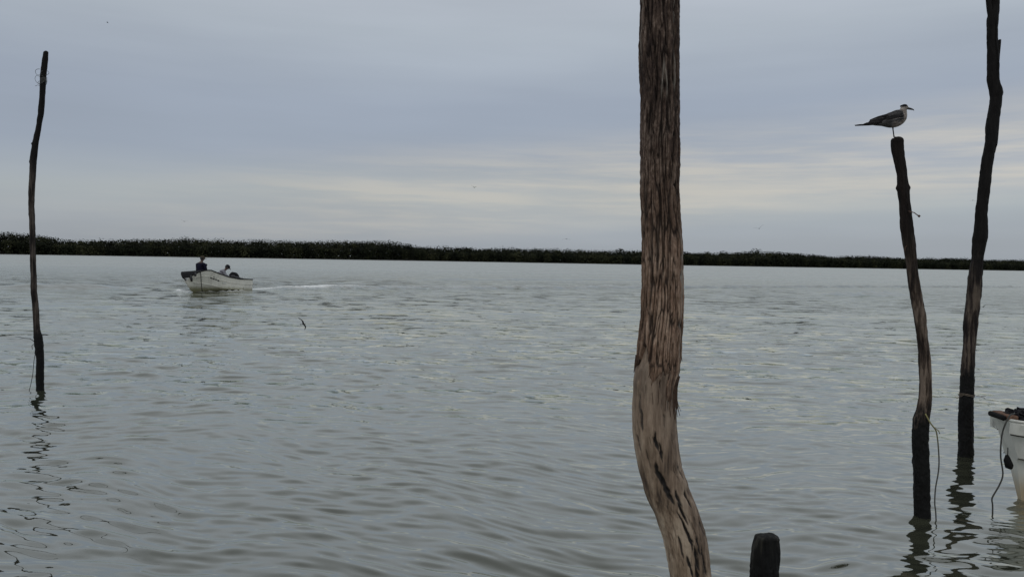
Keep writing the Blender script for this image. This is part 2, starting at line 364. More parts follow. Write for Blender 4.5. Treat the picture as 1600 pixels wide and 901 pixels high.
    dd = d+rs.normal(0, .35, (k, 3)); dd[inner_] = rs.normal(size=(int(inner_.sum()), 3)); dd /= np.linalg.norm(dd, axis=1)[:, None]
    u = np.cross(dd, rs.normal(size=(k, 3))); u /= np.linalg.norm(u, axis=1)[:, None]; v = np.cross(dd, u)
    V = np.stack([P-u*sz[:, None], P+v*sz[:, None]*.6, P+u*sz[:, None], P-v*sz[:, None]*.6], 1).reshape(-1, 3)
    Fq = np.arange(len(V)).reshape(-1, 4)
    tone = np.repeat(np.clip(c[:, 4]*.7+rs.rand(k)*.3, 0, 1), 4)
    fo = mesh('mangrove_forest', V, Fq, fol, smooth=False, attrs={'tone': tone})
    tag(fo, 'dark low mangrove forest lining the whole far shore', 'mangroves', kind='stuff')
    # trunks and prop roots, dense and dark
    parts = []
    for x, y, h, r, t in crowns[::2]:
        for q_ in range(2):
            a, b = rs.normal(0, .8, 2); parts.append(tube([(x+a, y+b, -.3), (x+a*.4, y+b*.4, h*.4), (x, y, h-.6)], [.14, .1, .05], 3, False))
    V, Fc = join(parts)
    o = mesh('mangrove_trunk', V, Fc, simple('mangrove_bark', (.02, .017, .014), .9), fo); tag(o, kind='stuff')
build_shore()

# ------------------------------------------------------------------ posts
def wood_material(name, dark, mid, light, wet, crust_z=None, fine=1.0, top=None):
    """dark/mid/light wood tones along the grain; below crust_z the post is black with growth and wet"""
    m = M(name)
    g1 = m.noise(38, (1, 1, .07), 5, .62); g2 = m.noise(6, (1, 1, .35), 3, .55)
    f = m.math('ADD', m.math('MULTIPLY', g1, .5), m.math('MULTIPLY', g2, .5))
    c = m.ramp(f, [(.43, dark), (.50, mid), (.565, light)])
    geo = m.n('ShaderNodeNewGeometry'); sp = m.n('ShaderNodeSeparateXYZ'); m.l(geo.outputs['Position'], sp.inputs[0])
    z = m.math('ADD', sp.outputs[2], m.math('MULTIPLY', m.math('SUBTRACT', m.noise(14, (1, 1, .35), 5, .65), .5), .75))
    rough = .72
    if top:
        mr = m.n('ShaderNodeMapRange', interpolation_type='SMOOTHSTEP'); m.l(z, mr.inputs[0]); mr.inputs[1].default_value = top[0]; mr.inputs[2].default_value = top[1]
        c = m.mix(mr.outputs[0], c, m.ramp(g1, [(.3, tuple(x*.35 for x in top[2])), (.7, tuple(x*1.5 for x in top[2]))]))
    if crust_z is not None:
        mr = m.n('ShaderNodeMapRange', interpolation_type='SMOOTHSTEP'); m.l(z, mr.inputs[0]); mr.inputs[1].default_value = crust_z+.11; mr.inputs[2].default_value = crust_z-.07
        sp2 = m.noise(60, (1, 1, 1), 3, .6); cc = m.ramp(sp2, [(.45, tuple(x*.6 for x in wet)), (.72, tuple(x*1.1 for x in wet)), (.82, tuple(x*3 for x in wet))])
        c = m.mix(mr.outputs[0], c, cc)
        m.l(m.math('SUBTRACT', .8, m.math('MULTIPLY', mr.outputs[0], .1)), m.b.inputs['Roughness'])
    else: m.rough(rough)
    m.col(c).spec(.2)
    m.bump(m.math('ADD', m.noise(110, (1, 1, .06), 5, .65), m.math('MULTIPLY', m.noise(60, (1, 1, .6), 3), .4)), .8*fine, .004)
    return m
def post_mesh(name, pts, Ydist, mat, parent, base, nseg=72, dz=.006, z0=-1.3, furrow=.0022, lump=.006, seed=1, crust=None, knots=(), cuts=(), top_round=.02, ydrift=0.0):
    """pts: (x, z, r) from the top down. A post in the plane Y = Ydist (+drift)."""
    P = [p for p in pts]; lx, lz, lr = P[-1]
    if lz > z0:
        px, pz, _ = P[-2]; sl = (lx-px)/(lz-pz) if abs(lz-pz) > 1e-6 else 0; P.append((lx+sl*.3*(z0-lz)*.5, z0, lr))
    P = P[::-1]; P = np.array(P)
    zz = np.arange(P[0, 1], P[-1, 1], dz); zz = np.append(zz, P[-1, 1])
    # smooth interpolation in z
    def interp(col):
        raw = np.interp(zz, P[:, 1], P[:, col]); k = max(3, int(.05/dz)); ker = np.hanning(k+2)[1:-1]; ker /= ker.sum()
        return np.convolve(np.pad(raw, (k//2, k-1-k//2), 'edge'), ker, 'valid')
    cx, rr = interp(0), interp(2)
    vn = VN(seed); u = np.arange(nseg)/nseg; U, Zg = np.meshgrid(u, zz)
    Uw = U+.012*np.sin(Zg*9+seed)+.02*(vn(U, Zg, 6, 7)-.5)
    rid = 1-np.abs(2*vn(Uw, Zg, 26, 9)-1); rid2 = 1-np.abs(2*vn(Uw+.37, Zg, 44, 16)-1)
    D = furrow*(-1.3*rid**2-.8*rid2**2+.8)+lump*(vn(U, Zg, 5, 5)-.5)*2+lump*.5*(vn(U, Zg, 9, 14)-.5)*2
    Rg = rr[:, None]+D
    if crust is not None:
        k = sstep(crust+.04, crust-.04, Zg+.06*(vn(U, Zg, 7, 11)-.5)); kn = vn(U, Zg, 30, 60); kn2 = vn(U+.2, Zg, 16, 30)
        Rg = Rg+k*(.004*kn**2+.003*(kn2-.4))
    for (uk, zk, hu, hz, ha) in knots:       # bulges or gouges (ha<0)
        du = (U-uk+.5) % 1-.5; Rg = Rg+ha*np.exp(-(du/hu)**2-((Zg-zk)/hz)**2)
    for (uk, zk, hu, hz, dp) in cuts:
        du = (U-uk+.5+.35*hu*np.sin(Zg*40+uk*50)) % 1-.5; Rg = Rg-dp*np.clip(1-(du/hu)**2-((Zg-zk)/hz)**2, 0, 1)**.5
    # rounded broken top
    tt = zz[-1]-zz; capk = np.sqrt(np.clip(1-(1-np.clip(tt/top_round, 0, 1))**2, 0.0, 1)); Rg = Rg*(.35+.65*capk)[:, None]
    ang = 2*np.pi*U
    # u = .5 faces the camera (-Y)
    Xv = cx[:, None]+Rg*np.sin(ang+np.pi)*-1; Yv = Ydist+ydrift*(zz[:, None]-0)+Rg*np.cos(ang)
    Xv = cx[:, None]-Rg*np.sin(ang)
    Zv = Zg+.012*(vn(U, Zg*0, 8, 3)-.5)*sstep(.06, 0, tt)[:, None]
    V = np.stack([Xv-base[0], Yv-base[1], Zv-base[2]], -1).reshape(-1, 3); n = len(zz)
    i = np.arange(n-1)[:, None]; j = np.arange(nseg)[None, :]; j2 = (j+1) % nseg
    Fq = np.stack([i*nseg+j, i*nseg+j2, (i+1)*nseg+j2, (i+1)*nseg+j], -1).reshape(-1, 4)[:, ::-1]
    top = np.array([[V[(n-1)*nseg:, 0].mean(), V[(n-1)*nseg:, 1].mean(), V[(n-1)*nseg:, 2].mean()+.003]]); V = np.vstack([V, top]); t = len(V)-1
    a = (n-1)*nseg+np.arange(nseg); b = (n-1)*nseg+(np.arange(nseg)+1) % nseg
    cap = np.stack([a, np.full(nseg, t), np.full(nseg, t), b], -1)
    # triangles written as quads are invalid; use a tiny ring instead
    V = np.vstack([V, V[a]*.02+V[t]*.98]); ring = len(V)-nseg+np.arange(nseg); cap = np.stack([a, ring, np.roll(ring, -1), b], -1)
    return mesh(name, V, np.vstack([Fq, cap]), mat, parent)

# ---- centre trunk
TR = [(.688, 3.75, .094), (.694, 3.45, .093), (0.699, 3.182, 0.094), (0.705, 2.964, 0.097), (0.717, 2.651, 0.095), (0.72, 2.462, 0.096), (0.725, 2.241, 0.093), (0.733, 2.114, 0.094), (0.746, 1.972, 0.098), (0.75, 1.764, 0.102), (0.75, 1.604, 0.105), (0.741, 1.443, 0.11), (0.737, 1.363, 0.112), (0.724, 1.282, 0.106), (0.721, 1.175, 0.109), (0.727, 1.066, 0.112), (0.743, 0.959, 0.114), (0.764, 0.852, 0.112), (0.799, 0.742, 0.112), (0.851, 0.635, 0.112), (0.889, 0.528, 0.112), (0.912, 0.417, 0.109), (0.933, 0.306, 0.103), (0.961, 0.145, 0.099), (0.985, -0.019, 0.099), (1.02, -1.3, .1)]
def build_trunk():
    YT = 3.99; base = (.985, YT, 0)
    root = empty('mooring_post', base, 'thick crooked mangrove trunk standing nearest, shaggy brown bark above and bare tan wood below', 'wooden post', 'wooden posts standing in the water')
    P = np.array(TR[::-1]); vn = VN(21); vb = VN(22)
    # bare wood core
    def field(dz, nseg, z_lo, z_hi):
        zz = np.arange(z_lo, z_hi, dz)
        def it(c):
            raw = np.interp(zz, P[:, 1], P[:, c]); k = max(3, int(.07/dz)); ker = np.hanning(k+2)[1:-1]; ker /= ker.sum(); return np.convolve(np.pad(raw, (k//2, k-1-k//2), 'edge'), ker, 'valid')
        U, Zg = np.meshgrid(np.arange(nseg)/nseg, zz); return zz, it(0), it(2), U, Zg
    def emit(name, zz, cx, Rg, U, mat, attrs):
        nseg = U.shape[1]; n = len(zz); ang = 2*np.pi*U; tilt = np.gradient(cx, zz)[:, None]
        # shear rings a little so that the section stays round across the bend
        Xv = cx[:, None]-Rg*np.sin(ang); Yv = YT+Rg*np.cos(ang)*1.04; Zv = np.broadcast_to(zz[:, None], U.shape)+tilt*Rg*np.sin(ang)*.25
        V = np.stack([Xv-base[0], Yv-base[1], Zv], -1).reshape(-1, 3)
        i = np.arange(n-1)[:, None]; j = np.arange(nseg)[None, :]; j2 = (j+1) % nseg
        Fq = np.stack([i*nseg+j, i*nseg+j2, (i+1)*nseg+j2, (i+1)*nseg+j], -1).reshape(-1, 4)[:, ::-1]
        return mesh(name, V, Fq, mat, root, attrs=attrs)
    zz, cx, rr, U, Zg = field(.007, 180, -1.3, 1.75)
    Uw = U+.02*(vn(U, Zg, 5, 6)-.5)*2
    rid = 1-np.abs(2*vn(Uw, Zg, 34, 5)-1); rid2 = 1-np.abs(2*vb(Uw, Zg, 60, 14)-1)
    D = .004*(vn(U, Zg, 6, 6)-.5)*2-.0035*rid**6-.0024*rid2**4+.002*(vb(U, Zg, 50, 60)-.5)
    # deep dark fissures on the camera side (u, z, half widths, depth)
    fis = [(.478, 1.02, .014, .05, .014), (.50, .965, .010, .05, .012), (.455, .86, .016, .06, .016), (.475, .80, .016, .07, .018), (.492, .755, .011, .05, .014), (.545, .735, .010, .045, .012), (.53, .66, .012, .06, .014),
           (.62, .72, .011, .05, .012), (.50, .62, .009, .06, .01), (.515, .55, .013, .08, .014), (.54, .44, .013, .07, .014), (.57, .50, .009, .05, .010), (.60, .42, .012, .08, .012), (.48, .40, .010, .06, .01), (.53, .33, .014, .09, .014), (.66, .58, .010, .05, .01), (.44, .50, .008, .06, .008),
           (.38, 1.12, .010, .06, .008), (.34, 1.0, .008, .04, .007), (.64, .86, .007, .05, .007), (.40, .93, .006, .05, .006), (.7, .30, .012, .08, .01), (.42, .25, .012, .08, .01), (.36, 1.2, .008, .05, .006), (.55, 1.12, .006, .04, .006)]
    rs = np.random.RandomState(8)
    for q in range(110): fis.append((rs.rand(), rs.uniform(-.2, 1.3), rs.uniform(.002, .005), rs.uniform(.02, .06), rs.uniform(.002, .006)))
    rot = np.zeros_like(U)
    for uk, zk, hu, hz, dp in fis:
        wob = uk+.003*np.sin(Zg*45+zk*40)+(Zg-zk)*-.08+.010*(vb(U, Zg, 4, 25)-.5)
        du = (U-wob+.5) % 1-.5; e = 1-(du/(hu*(.45+1.1*vb(U, Zg, 9, 60))))**2-((Zg-zk)/hz)**2
        D = D-dp*np.clip(e, 0, 1)**.6; rot = np.maximum(rot, sstep(-.15, .35, e)*min(1, dp*110))
    for uk, zk, hu, hz, ha in [(.62, .80, .07, .04, .006), (.30, .72, .08, .1, .005), (.35, 1.29, .1, .03, .006)]:
        du = (U-uk+.5) % 1-.5; D = D+ha*np.exp(-(du/hu)**2-((Zg-zk)/hz)**2)
    D = D-.02*sstep(1.33, 1.45, Zg)
    m = M('bare_trunk_wood')
    g1 = m.noise(30, (1, 1, .09), 6, .65); g2 = m.noise(5, (1, 1, .5), 4, .6); g3 = m.noise(90, (1, 1, .12), 4, .7)
    g4 = m.noise(14, (1, 1, .10), 4, .6); f = m.math('ADD', m.math('MULTIPLY', g1, .3), m.math('ADD', m.math('MULTIPLY', g2, .25), m.math('ADD', m.math('MULTIPLY', g3, .1), m.math('MULTIPLY', g4, .35))))
    c = m.ramp(f, [(.41, (.05, .031, .019)), (.47, (.17, .117, .075)), (.52, (.29, .212, .145)), (.58, (.46, .365, .265))])
    geo = m.n('ShaderNodeNewGeometry'); sp = m.n('ShaderNodeSeparateXYZ'); m.l(geo.outputs['Position'], sp.inputs[0])
    mr = m.n('ShaderNodeMapRange', interpolation_type='SMOOTHSTEP'); m.l(m.math('ADD', sp.outputs[2], m.math('ADD', m.math('MULTIPLY', g4, .9), m.math('MULTIPLY', sp.outputs[0], 1.6))), mr.inputs[0]); mr.inputs[1].default_value = 2.2; mr.inputs[2].default_value = 2.95
    c = m.mix(m.math('MULTIPLY', mr.outputs[0], .7), c, m.ramp(g1, [(.4, (.05, .03, .02)), (.6, (.17, .115, .08))]))
    c = m.mix(m.attr('rot'), c, (.012, .009, .007)); m.col(c).rough(.7)
    m.bump(m.math('ADD', m.noise(120, (1, 1, .07), 6, .7), m.math('MULTIPLY', g1, .6)), .9, .005)
    emit('bare_wood', zz, cx, rr[:, None]*.985+D, U, m.m, {'rot': np.clip(rot, 0, 1)})
    # bark shell with a ragged lower edge
    zz, cx, rr, U, Zg = field(.007, 300, 1.08, 3.74)
    Uw = U+.018*(vb(U, Zg, 5, 5)-.5)*2+.006*np.sin(Zg*14+U*12)
    r1 = 1-np.abs(2*vb(Uw, Zg, 42, 4.5)-1); r2 = 1-np.abs(2*vn(Uw+.11, Zg, 62, 8)-1); r3 = vn(Uw, Zg, 60, 34)
    crack = np.clip(r1**7*1.0+r2**8*.8, 0, 1.2); D = .004*(vn(U, Zg, 5, 4)-.5)*2-.013*crack+.0035*(r3-.5)+.0025*(vb(U, Zg, 58, 90)-.5)
    # scar of a broken branch, and the long pale split to its right
    sc = np.exp(-((U-.50)/.045)**2-((Zg-2.80)/.06)**2); D = D+.010*np.exp(-((U-.50)/.03)**2-((Zg-2.76)/.03)**2)-.014*np.exp(-((U-.50)/.03)**2-((Zg-2.66)/.055)**2)
    for uk, za, zb, hu, dp in [(.62, 2.7, 3.6, .008, .012), (.545, 2.85, 3.6, .007, .010), (.70, 1.2, 2.0, .008, .012)]:
        D = D-dp*np.exp(-((U-uk-.004*np.sin(Zg*12))/hu)**2)*sstep(za-.05, za+.05, Zg)*sstep(zb+.05, zb-.05, Zg)
    pale = np.exp(-((U-.655-.004*np.sin(Zg*11))/.011)**2)*sstep(1.18, 1.4, Zg)*sstep(2.10, 1.95, Zg)*(.5+.5*sstep(1.5, 1.85, Zg))
    pale = np.maximum(pale, .55*np.exp(-((U-.605-.004*np.sin(Zg*9))/.006)**2)*sstep(2.6, 2.75, Zg))
    pale = np.maximum(pale, .5*np.exp(-((U-.30)/.006)**2)*sstep(2.75, 2.9, Zg)); pale = np.maximum(pale, .6*np.exp(-((np.abs(U-.505)-.022*np.clip((2.86-Zg)/.12, 0, 1))/.006)**2)*sstep(2.66, 2.72, Zg)*sstep(2.9, 2.84, Zg))
    D = D+.004*pale
    edge = 1.30+.05*np.sin(U*40)+.07*(vn(U, Zg*0, 40, 1)-.5)+.13*sstep(.44, .40, U)*sstep(.1, .3, U)-.06*sstep(.5, .66, U)
    hide = sstep(edge+.008, edge-.008, Zg); thick = sstep(0, .10, Zg-edge)
    Rg = rr[:, None]+D*(.35+.65*thick)+.001+.002*thick; Rg = Rg*(1-hide)+(rr[:, None]-.03)*hide
    m = M('shaggy_bark')
    g1 = m.noise(34, (1, 1, .22), 6, .7); g2 = m.noise(3.5, (1, 1, .5), 3, .55); g3 = m.noise(85, (1, 1, .4), 4, .7)
    f = m.math('ADD', m.math('MULTIPLY', g1, .45), m.math('ADD', m.math('MULTIPLY', g2, .3), m.math('MULTIPLY', g3, .25)))
    low = m.ramp(f, [(.41, (.045, .029, .020)), (.5, (.105, .070, .050)), (.60, (.20, .15, .115))])
    hi = m.ramp(f, [(.42, (.012, .008, .007)), (.51, (.040, .028, .022)), (.60, (.115, .09, .075))])
    geo = m.n('ShaderNodeNewGeometry'); sp = m.n('ShaderNodeSeparateXYZ'); m.l(geo.outputs['Position'], sp.inputs[0])
    mr = m.n('ShaderNodeMapRange', interpolation_type='SMOOTHSTEP'); m.l(m.math('ADD', sp.outputs[2], m.math('MULTIPLY', g2, .6)), mr.inputs[0]); mr.inputs[1].default_value = 2.0; mr.inputs[2].default_value = 2.9
    c = m.mix(mr.outputs[0], low, hi); c = m.mix(m.math('MULTIPLY', m.attr('ridge_shading'), .62, True), m.mix(.72, c, (.012, .008, .006)), m.mix(1.0, c, (2.1, 2.0, 1.9), 'MULTIPLY')); c = m.mix(m.math('MULTIPLY', m.attr('pale'), m.math('ADD', g1, .35), True), c, (.36, .32, .27)); m.col(c).rough(.85).spec(.2)  # crack shade put into the colour: fissures darkened, weathered ridges lightened
    m.bump(m.math('ADD', m.math('MULTIPLY', m.noise(70, (1, 1, .25), 6, .75), 1.0), m.math('MULTIPLY', g1, .6)), 1.0, .007)
    emit('bark', zz, cx, Rg, U, m.m, {'pale': np.clip(pale, 0, 1), 'ridge_shading': np.clip(1.9*np.clip(1-1.25*crack, 0, 1)**1.3*(r3*.5+.55), 0, 1.6)})
    # torn strips of bark hanging at the edge
    sm = simple('torn_bark', (.07, .045, .032), .85, .5, 30)
    def onsurf(u, z, out=0.0):
        i = np.interp(z, P[:, 1], P[:, 0]); r = np.interp(z, P[:, 1], P[:, 2])+out; a = 2*math.pi*u
        return Vector((i-r*math.sin(a)-base[0], r*math.cos(a), z))
    rs = random.Random(4)
    for (u, z1, z0, wd, o) in [(.735, 1.30, 1.17, .010, .006), (.725, 1.27, 1.13, .008, .016), (.71, 1.33, 1.16, .012, .004), (.745, 1.26, 1.15, .006, .024), (.69, 1.30, 1.13, .010, .004), (.66, 1.34, 1.10, .008, .004), (.64, 1.32, 1.12, .009, .003), (.60, 1.36, 1.14, .008, .003), (.56, 1.36, 1.17, .007, .002), (.265, 1.43, 1.34, .012, .006), (.29, 1.44, 1.37, .010, .004), (.76, 1.48, 1.40, .010, .007), (.5, 1.36, 1.20, .006, .002), (.46, 1.36, 1.2, .006, .002), (.42, 1.40, 1.26, .006, .002)]:
        n = 7; path = []
        for k in range(n): t = k/(n-1); path.append(onsurf(u+.006*math.sin(t*7+u*30)*t, z1+(z0-z1)*t, .002+o*t*t))
        V, Fc = tube(path, [(wd*.5*(1-.75*(k/(n-1))**2), .0018) for k in range(n)], 6)
        mesh('bark_strip', V, Fc, sm, root)
    return root
build_trunk()

# ---- gull post
GP = [(2.833, 2.850, 0.043), (2.841, 2.8, 0.043), (2.857, 2.71, 0.041), (2.88, 2.602, 0.041), (2.893, 2.512, 0.041), (2.898, 2.474, 0.044), (2.904, 2.436, 0.043), (2.911, 2.393, 0.04), (2.928, 2.26, 0.042), (2.944, 2.127, 0.042), (2.967, 1.999, 0.043), (2.989, 1.866, 0.041), (3.012, 1.732, 0.042), (3.061, 1.493, 0.041), (3.101, 1.253, 0.043), (3.116, 1.109, 0.043), (3.12, 0.939, 0.045), (3.112, 0.818, 0.052), (3.096, 0.745, 0.057), (3.093, 0.609, 0.056), (3.106, 0.42, 0.056), (3.118, 0.234, 0.056), (3.134, 0.0, 0.058)]
YG = 5.982
g = empty('mooring_post', (3.134, YG, 0), 'leaning grey brown post with the gull standing on its blackened top', 'wooden post', 'wooden posts standing in the water')
mt = wood_material('gull_post_wood', (.016, .011, .009), (.060, .043, .032), (.17, .13, .10), (.006, .006, .0055), .80, top=(1.35, 2.3, (.011, .0075, .006))).m
post_mesh('pole', GP, YG, mt, g, (3.134, YG, 0), seed=31, furrow=.0035, lump=.005, crust=.78, top_round=.03,
          knots=[(.26, 2.47, .05, .02, .012), (.74, 2.48, .05, .02, .012), (.74, 2.05, .05, .03, .005), (.3, 1.6, .06, .04, .005), (.5, 2.83, .12, .025, .006), (.75, 2.83, .1, .02, .006), (.70, 2.86, .06, .02, .005)],
          cuts=[(.52, 1.15, .02, .09, .010), (.46, 1.0, .02, .08, .010), (.56, .98, .018, .07, .010), (.50, .88, .02, .05, .010), (.6, 1.2, .02, .06, .008), (.44, 1.3, .012, .1, .007), (.55, 1.75, .012, .12, .006), (.47, 2.0, .012, .1, .006), (.58, 2.2, .015, .09, .008), (.48, 2.3, .012, .07, .007)])
nail = simple('rusty_iron', (.10, .06, .045), .7, .4, 40)
V, Fc = tube([(2.915-3.134, -.06, 2.30), (2.945-3.134, -.085, 2.288), (2.972-3.134, -.10, 2.262)], [.004, .004, .0035], 6)
V2, F2 = tube([(2.968-3.134, -.098, 2.268), (2.978-3.134, -.104, 2.258)], .008, 8)
mesh('nail', *join([(V, Fc), (V2, F2)]), nail, g)
V, Fc = tube([(2.93-3.134, -.03, 2.05), (2.905-3.134, -.05, 2.035), (2.900-3.134, -.055, 2.00)], .0025, 5)
mesh('splinter', V, Fc, nail, g)

# ---- right forked post
YR = 7.975
RP = [(4.712, 4.72, .033), (4.708, 4.524, 0.037), (4.700, 4.431, 0.043), (4.686, 4.337, 0.053), (4.69, 4.126, 0.051), (4.706, 3.901, 0.051), (4.712, 3.745, 0.051), (4.738, 3.651, 0.056), (4.744, 3.57, 0.053), (4.737, 3.431, 0.055), (4.723, 3.274, 0.059), (4.717, 3.148, 0.056), (4.679, 2.851, 0.052), (4.663, 2.642, 0.056), (4.647, 2.42, 0.057), (4.648, 2.185, 0.064), (4.63, 2.006, 0.057), (4.612, 1.777, 0.066), (4.605, 1.559, 0.063), (4.589, 1.322, 0.063), (4.583, 1.097, 0.06), (4.576, 0.866, 0.062), (4.574, 0.64, 0.065), (4.575, 0.408, 0.066), (4.581, 0.181, 0.068), (4.588, -0.0, 0.069)]
rb = (4.588, YR, 0)
rt = empty('mooring_post', rb, 'tall dark forked post furthest right, with a knobbly bend high up', 'wooden post', 'wooden posts standing in the water')
mt2 = wood_material('dark_post_wood', (.007, .005, .0045), (.026, .019, .016), (.10, .078, .06), (.006, .0058, .0055), .85, top=(1.45, 2.1, (.006, .005, .0045))).m
post_mesh('pole', RP, YR, mt2, rt, rb, seed=41, furrow=.0035, lump=.006, crust=.95, knots=[(.77, 3.63, .06, .05, .022), (.75, 3.27, .05, .03, .006), (.74, 2.2, .06, .05, .008), (.25, 2.17, .06, .05, .008), (.25, 1.78, .06, .04, .008)],
          cuts=[(.5, 1.5, .02, .12, .01), (.45, 1.3, .02, .1, .01), (.55, 1.9, .02, .12, .01), (.5, 4.1, .02, .2, .01), (.53, 3.9, .015, .15, .01), (.48, 2.6, .02, .1, .008)])
post_mesh('branch_fork', [(4.570, 4.80, .020), (4.596, 4.66, .022), (4.617, 4.55, .023), (4.636, 4.45, .026), (4.658, 4.36, .030), (4.675, 4.25, .034), (4.685, 4.12, .03)], YR-.012, mt2, rt, rb, nseg=40, z0=4.12, seed=42, furrow=.002, lump=.003)
post_mesh('branch_stub', [(4.752, 4.135, .014), (4.746, 4.05, .016), (4.742, 3.9, .016), (4.742, 3.78, .014)], YR-.01, mt2, rt, rb, nseg=24, z0=3.74, seed=43, furrow=.001, lump=.002, top_round=.006)
twine = simple('old_twine', (.16, .13, .10), .85, .4, 60)
parts = []
for a in (0, 1): parts.append(tube([(4.575-4.588+.073*math.cos(t), .073*math.sin(t), .615+.012*a+.008*math.sin(t*2)) for t in np.linspace(0, 6.283, 25)], .0035, 5, False))
parts.append(tube([(.055, -.05, .615), (.09, -.06, .612), (.125, -.065, .602), (.135, -.066, .590)], .0028, 5)); parts.append(tube([(.09, -.06, .612), (.12, -.062, .622), (.142, -.06, .62)], .0026, 5))
parts.append(tube([(-.075, -.04, .612), (-.11, -.05, .606), (-.135, -.055, .588), (-.145, -.055, .592)], .0028, 5)); parts.append(tube([(-.11, -.05, .606), (-.16, -.05, .606)], .0022, 5))
mesh('tie', *join(parts), twine, rt)

# ---- left stake
YL = 10.7
LP = [(-6.227, 4.519, 0.031), (-6.245, 4.368, 0.034), (-6.262, 4.225, 0.036), (-6.271, 4.073, 0.035), (-6.298, 3.702, 0.034), (-6.342, 3.448, 0.036), (-6.374, 3.295, 0.038), (-6.403, 3.083, 0.039), (-6.421, 2.743, 0.039), (-6.431, 2.462, 0.034), (-6.419, 2.147, 0.034), (-6.408, 1.72, 0.036), (-6.401, 1.318, 0.036), (-6.376, 1.06, 0.039), (-6.364, 0.82, 0.039), (-6.352, 0.717, 0.050), (-6.328, 0.605, 0.052), (-6.318, 0.433, 0.047), (-6.324, 0.0, 0.047)]
lb = (-6.324, YL, 0)
lt = empty('mooring_post', lb, 'thin bent stake at the far left with fishing line snagged near its tip', 'wooden post', 'wooden posts standing in the water')
mt3 = wood_material('stake_wood', (.007, .006, .0055), (.024, .018, .015), (.07, .057, .047), (.006, .0058, .0055), .80, top=(2.6, 3.4, (.007, .006, .0055))).m
post_mesh('pole', LP, YL, mt3, lt, lb, nseg=48, dz=.01, seed=51, furrow=.002, lump=.004, crust=.74,
          knots=[(.27, 3.30, .08, .015, .016), (.27, 3.06, .08, .02, .008), (.25, 2.36, .08, .03, .007), (.75, .74, .08, .05, .012), (.25, .62, .08, .05, .014), (.3, .52, .07, .03, .012)])
V, Fc = tube([(-6.385+6.324, 0, 3.26), (-6.395+6.324, 0, 3.30), (-6.397+6.324, 0, 3.345)], [.016, .017, .014], 10); mesh('broken_knot', V, Fc, simple('pale_knot', (.22, .2, .17), .8), lt)
fl = empty('fishing_line', (-6.255, YL, 4.12), 'loops of thin fishing line snagged round the tip of the left stake', 'fishing line')
parts = []
rs = random.Random(2)
for q in range(5):
    cx, cz = rs.uniform(-.06, .03), rs.uniform(-.06, .12); ra, rb_ = rs.uniform(.03, .07), rs.uniform(.03, .06); ph = rs.uniform(0, 6)
    parts.append(tube([(cx+ra*math.cos(t+ph), -.03+.045*math.sin(t*.9+q), cz+rb_*math.sin(t+ph)) for t in np.linspace(0, rs.uniform(3.5, 6.2), 16)], .0028, 4))
parts.append(tube([(-.03, -.02, -.06), (-.07, -.03, -.055), (-.10, -.03, -.07)], .0026, 4))
for k in range(5): parts.append(tube([(-.006+.041*math.cos(t), .041*math.sin(t), .0+k*.012+.01*math.sin(t)) for t in np.linspace(0, 6.283, 17)], .003, 4, False))
mesh('line_loop', *join(parts), simple('fishing_line_nylon', (.07, .07, .065), .5), fl)
o = mesh('hanging_string', *tube([(-6.36+6.40, -.045, .50), (-6.375+6.40, -.05, .40), (-6.388+6.40, -.055, .22), (-6.42+6.40, -.05, .08), (-6.44+6.40, -.05, .0), (-6.43+6.40, -.05, -.05)], .0042, 6), simple('wet_string', (.03, .028, .024), .7)); o.location = (-6.40, YL, 0)
tag(o, 'short dark string hanging from the swollen foot of the left stake', 'string')
o = mesh('snagged_twig', *join([tube([(0, -.03, 0), (-.05, -.05, .045), (-.13, -.05, .05), (-.21, -.04, .065), (-.25, -.04, .06)], [.005, .0045, .004, .003, .002], 5), tube([(0, -.03, -.02), (-.025, -.05, -.05), (-.02, -.05, -.1)], .004, 5)]), simple('twig', (.04, .032, .026), .8)); o.location = (-6.375, YL, .66)
tag(o, 'thin twig snagged sideways on the left stake above its swollen foot', 'twig')

# ---- short stub
YS = 4.3
sb = (1.41, YS, 0)
st = empty('mooring_post', sb, 'short stub of a black post at the bottom edge, right of the thick trunk', 'wooden post', 'wooden posts standing in the water')
mt4 = wood_material('charred_post', (.004, .004, .004), (.008, .008, .007), (.028, .027, .022), (.004, .004, .004), .28).m
post_mesh('pole', [(1.411, 0.425, 0.060), (1.412, 0.37, 0.066), (1.41, 0.292, 0.072), (1.406, 0.19, 0.075), (1.41, -0.055, 0.084)], YS, mt4, st, sb, seed=61, furrow=.005, lump=.008, crust=.25, top_round=.016, dz=.004, knots=[(.42, .41, .09, .03, .005), (.62, .42, .08, .02, .008), (.3, .43, .07, .03, -.012), (.53, .43, .03, .04, -.012)])

# ------------------------------------------------------------------ gull
def loft(stations, segs=20):
    """stations: (x, z, half_height, half_width) side-profile body along x (any direction), each a vertical-ish ellipse normal to the path"""
    path = [(s[0], 0, s[1]) for s in stations]; V, Fc = [], []
    n = len(path)
    for i, s in enumerate(stations):
        a = Vector(path[max(i-1, 0)]); b = Vector(path[min(i+1, n-1)]); d = (b-a).normalized(); up = Vector((-d.z, 0, d.x))
        if len(s) > 4: up = Vector((math.sin(R(s[4])), 0, math.cos(R(s[4]))))
        for k in range(segs):
            t = 2*math.pi*k/segs; V.append(Vector(path[i])+up*(s[2]*math.sin(t))+Vector((0, s[3]*math.cos(t), 0)))
    for i in range(n-1):
        for k in range(segs): a = i*segs+k; b = i*segs+(k+1) % segs; Fc.append((a, b, b+segs, a+segs))
    Fc.append(tuple(range(segs-1, -1, -1))); Fc.append(tuple((n-1)*segs+k for k in range(segs)))
    return V, Fc
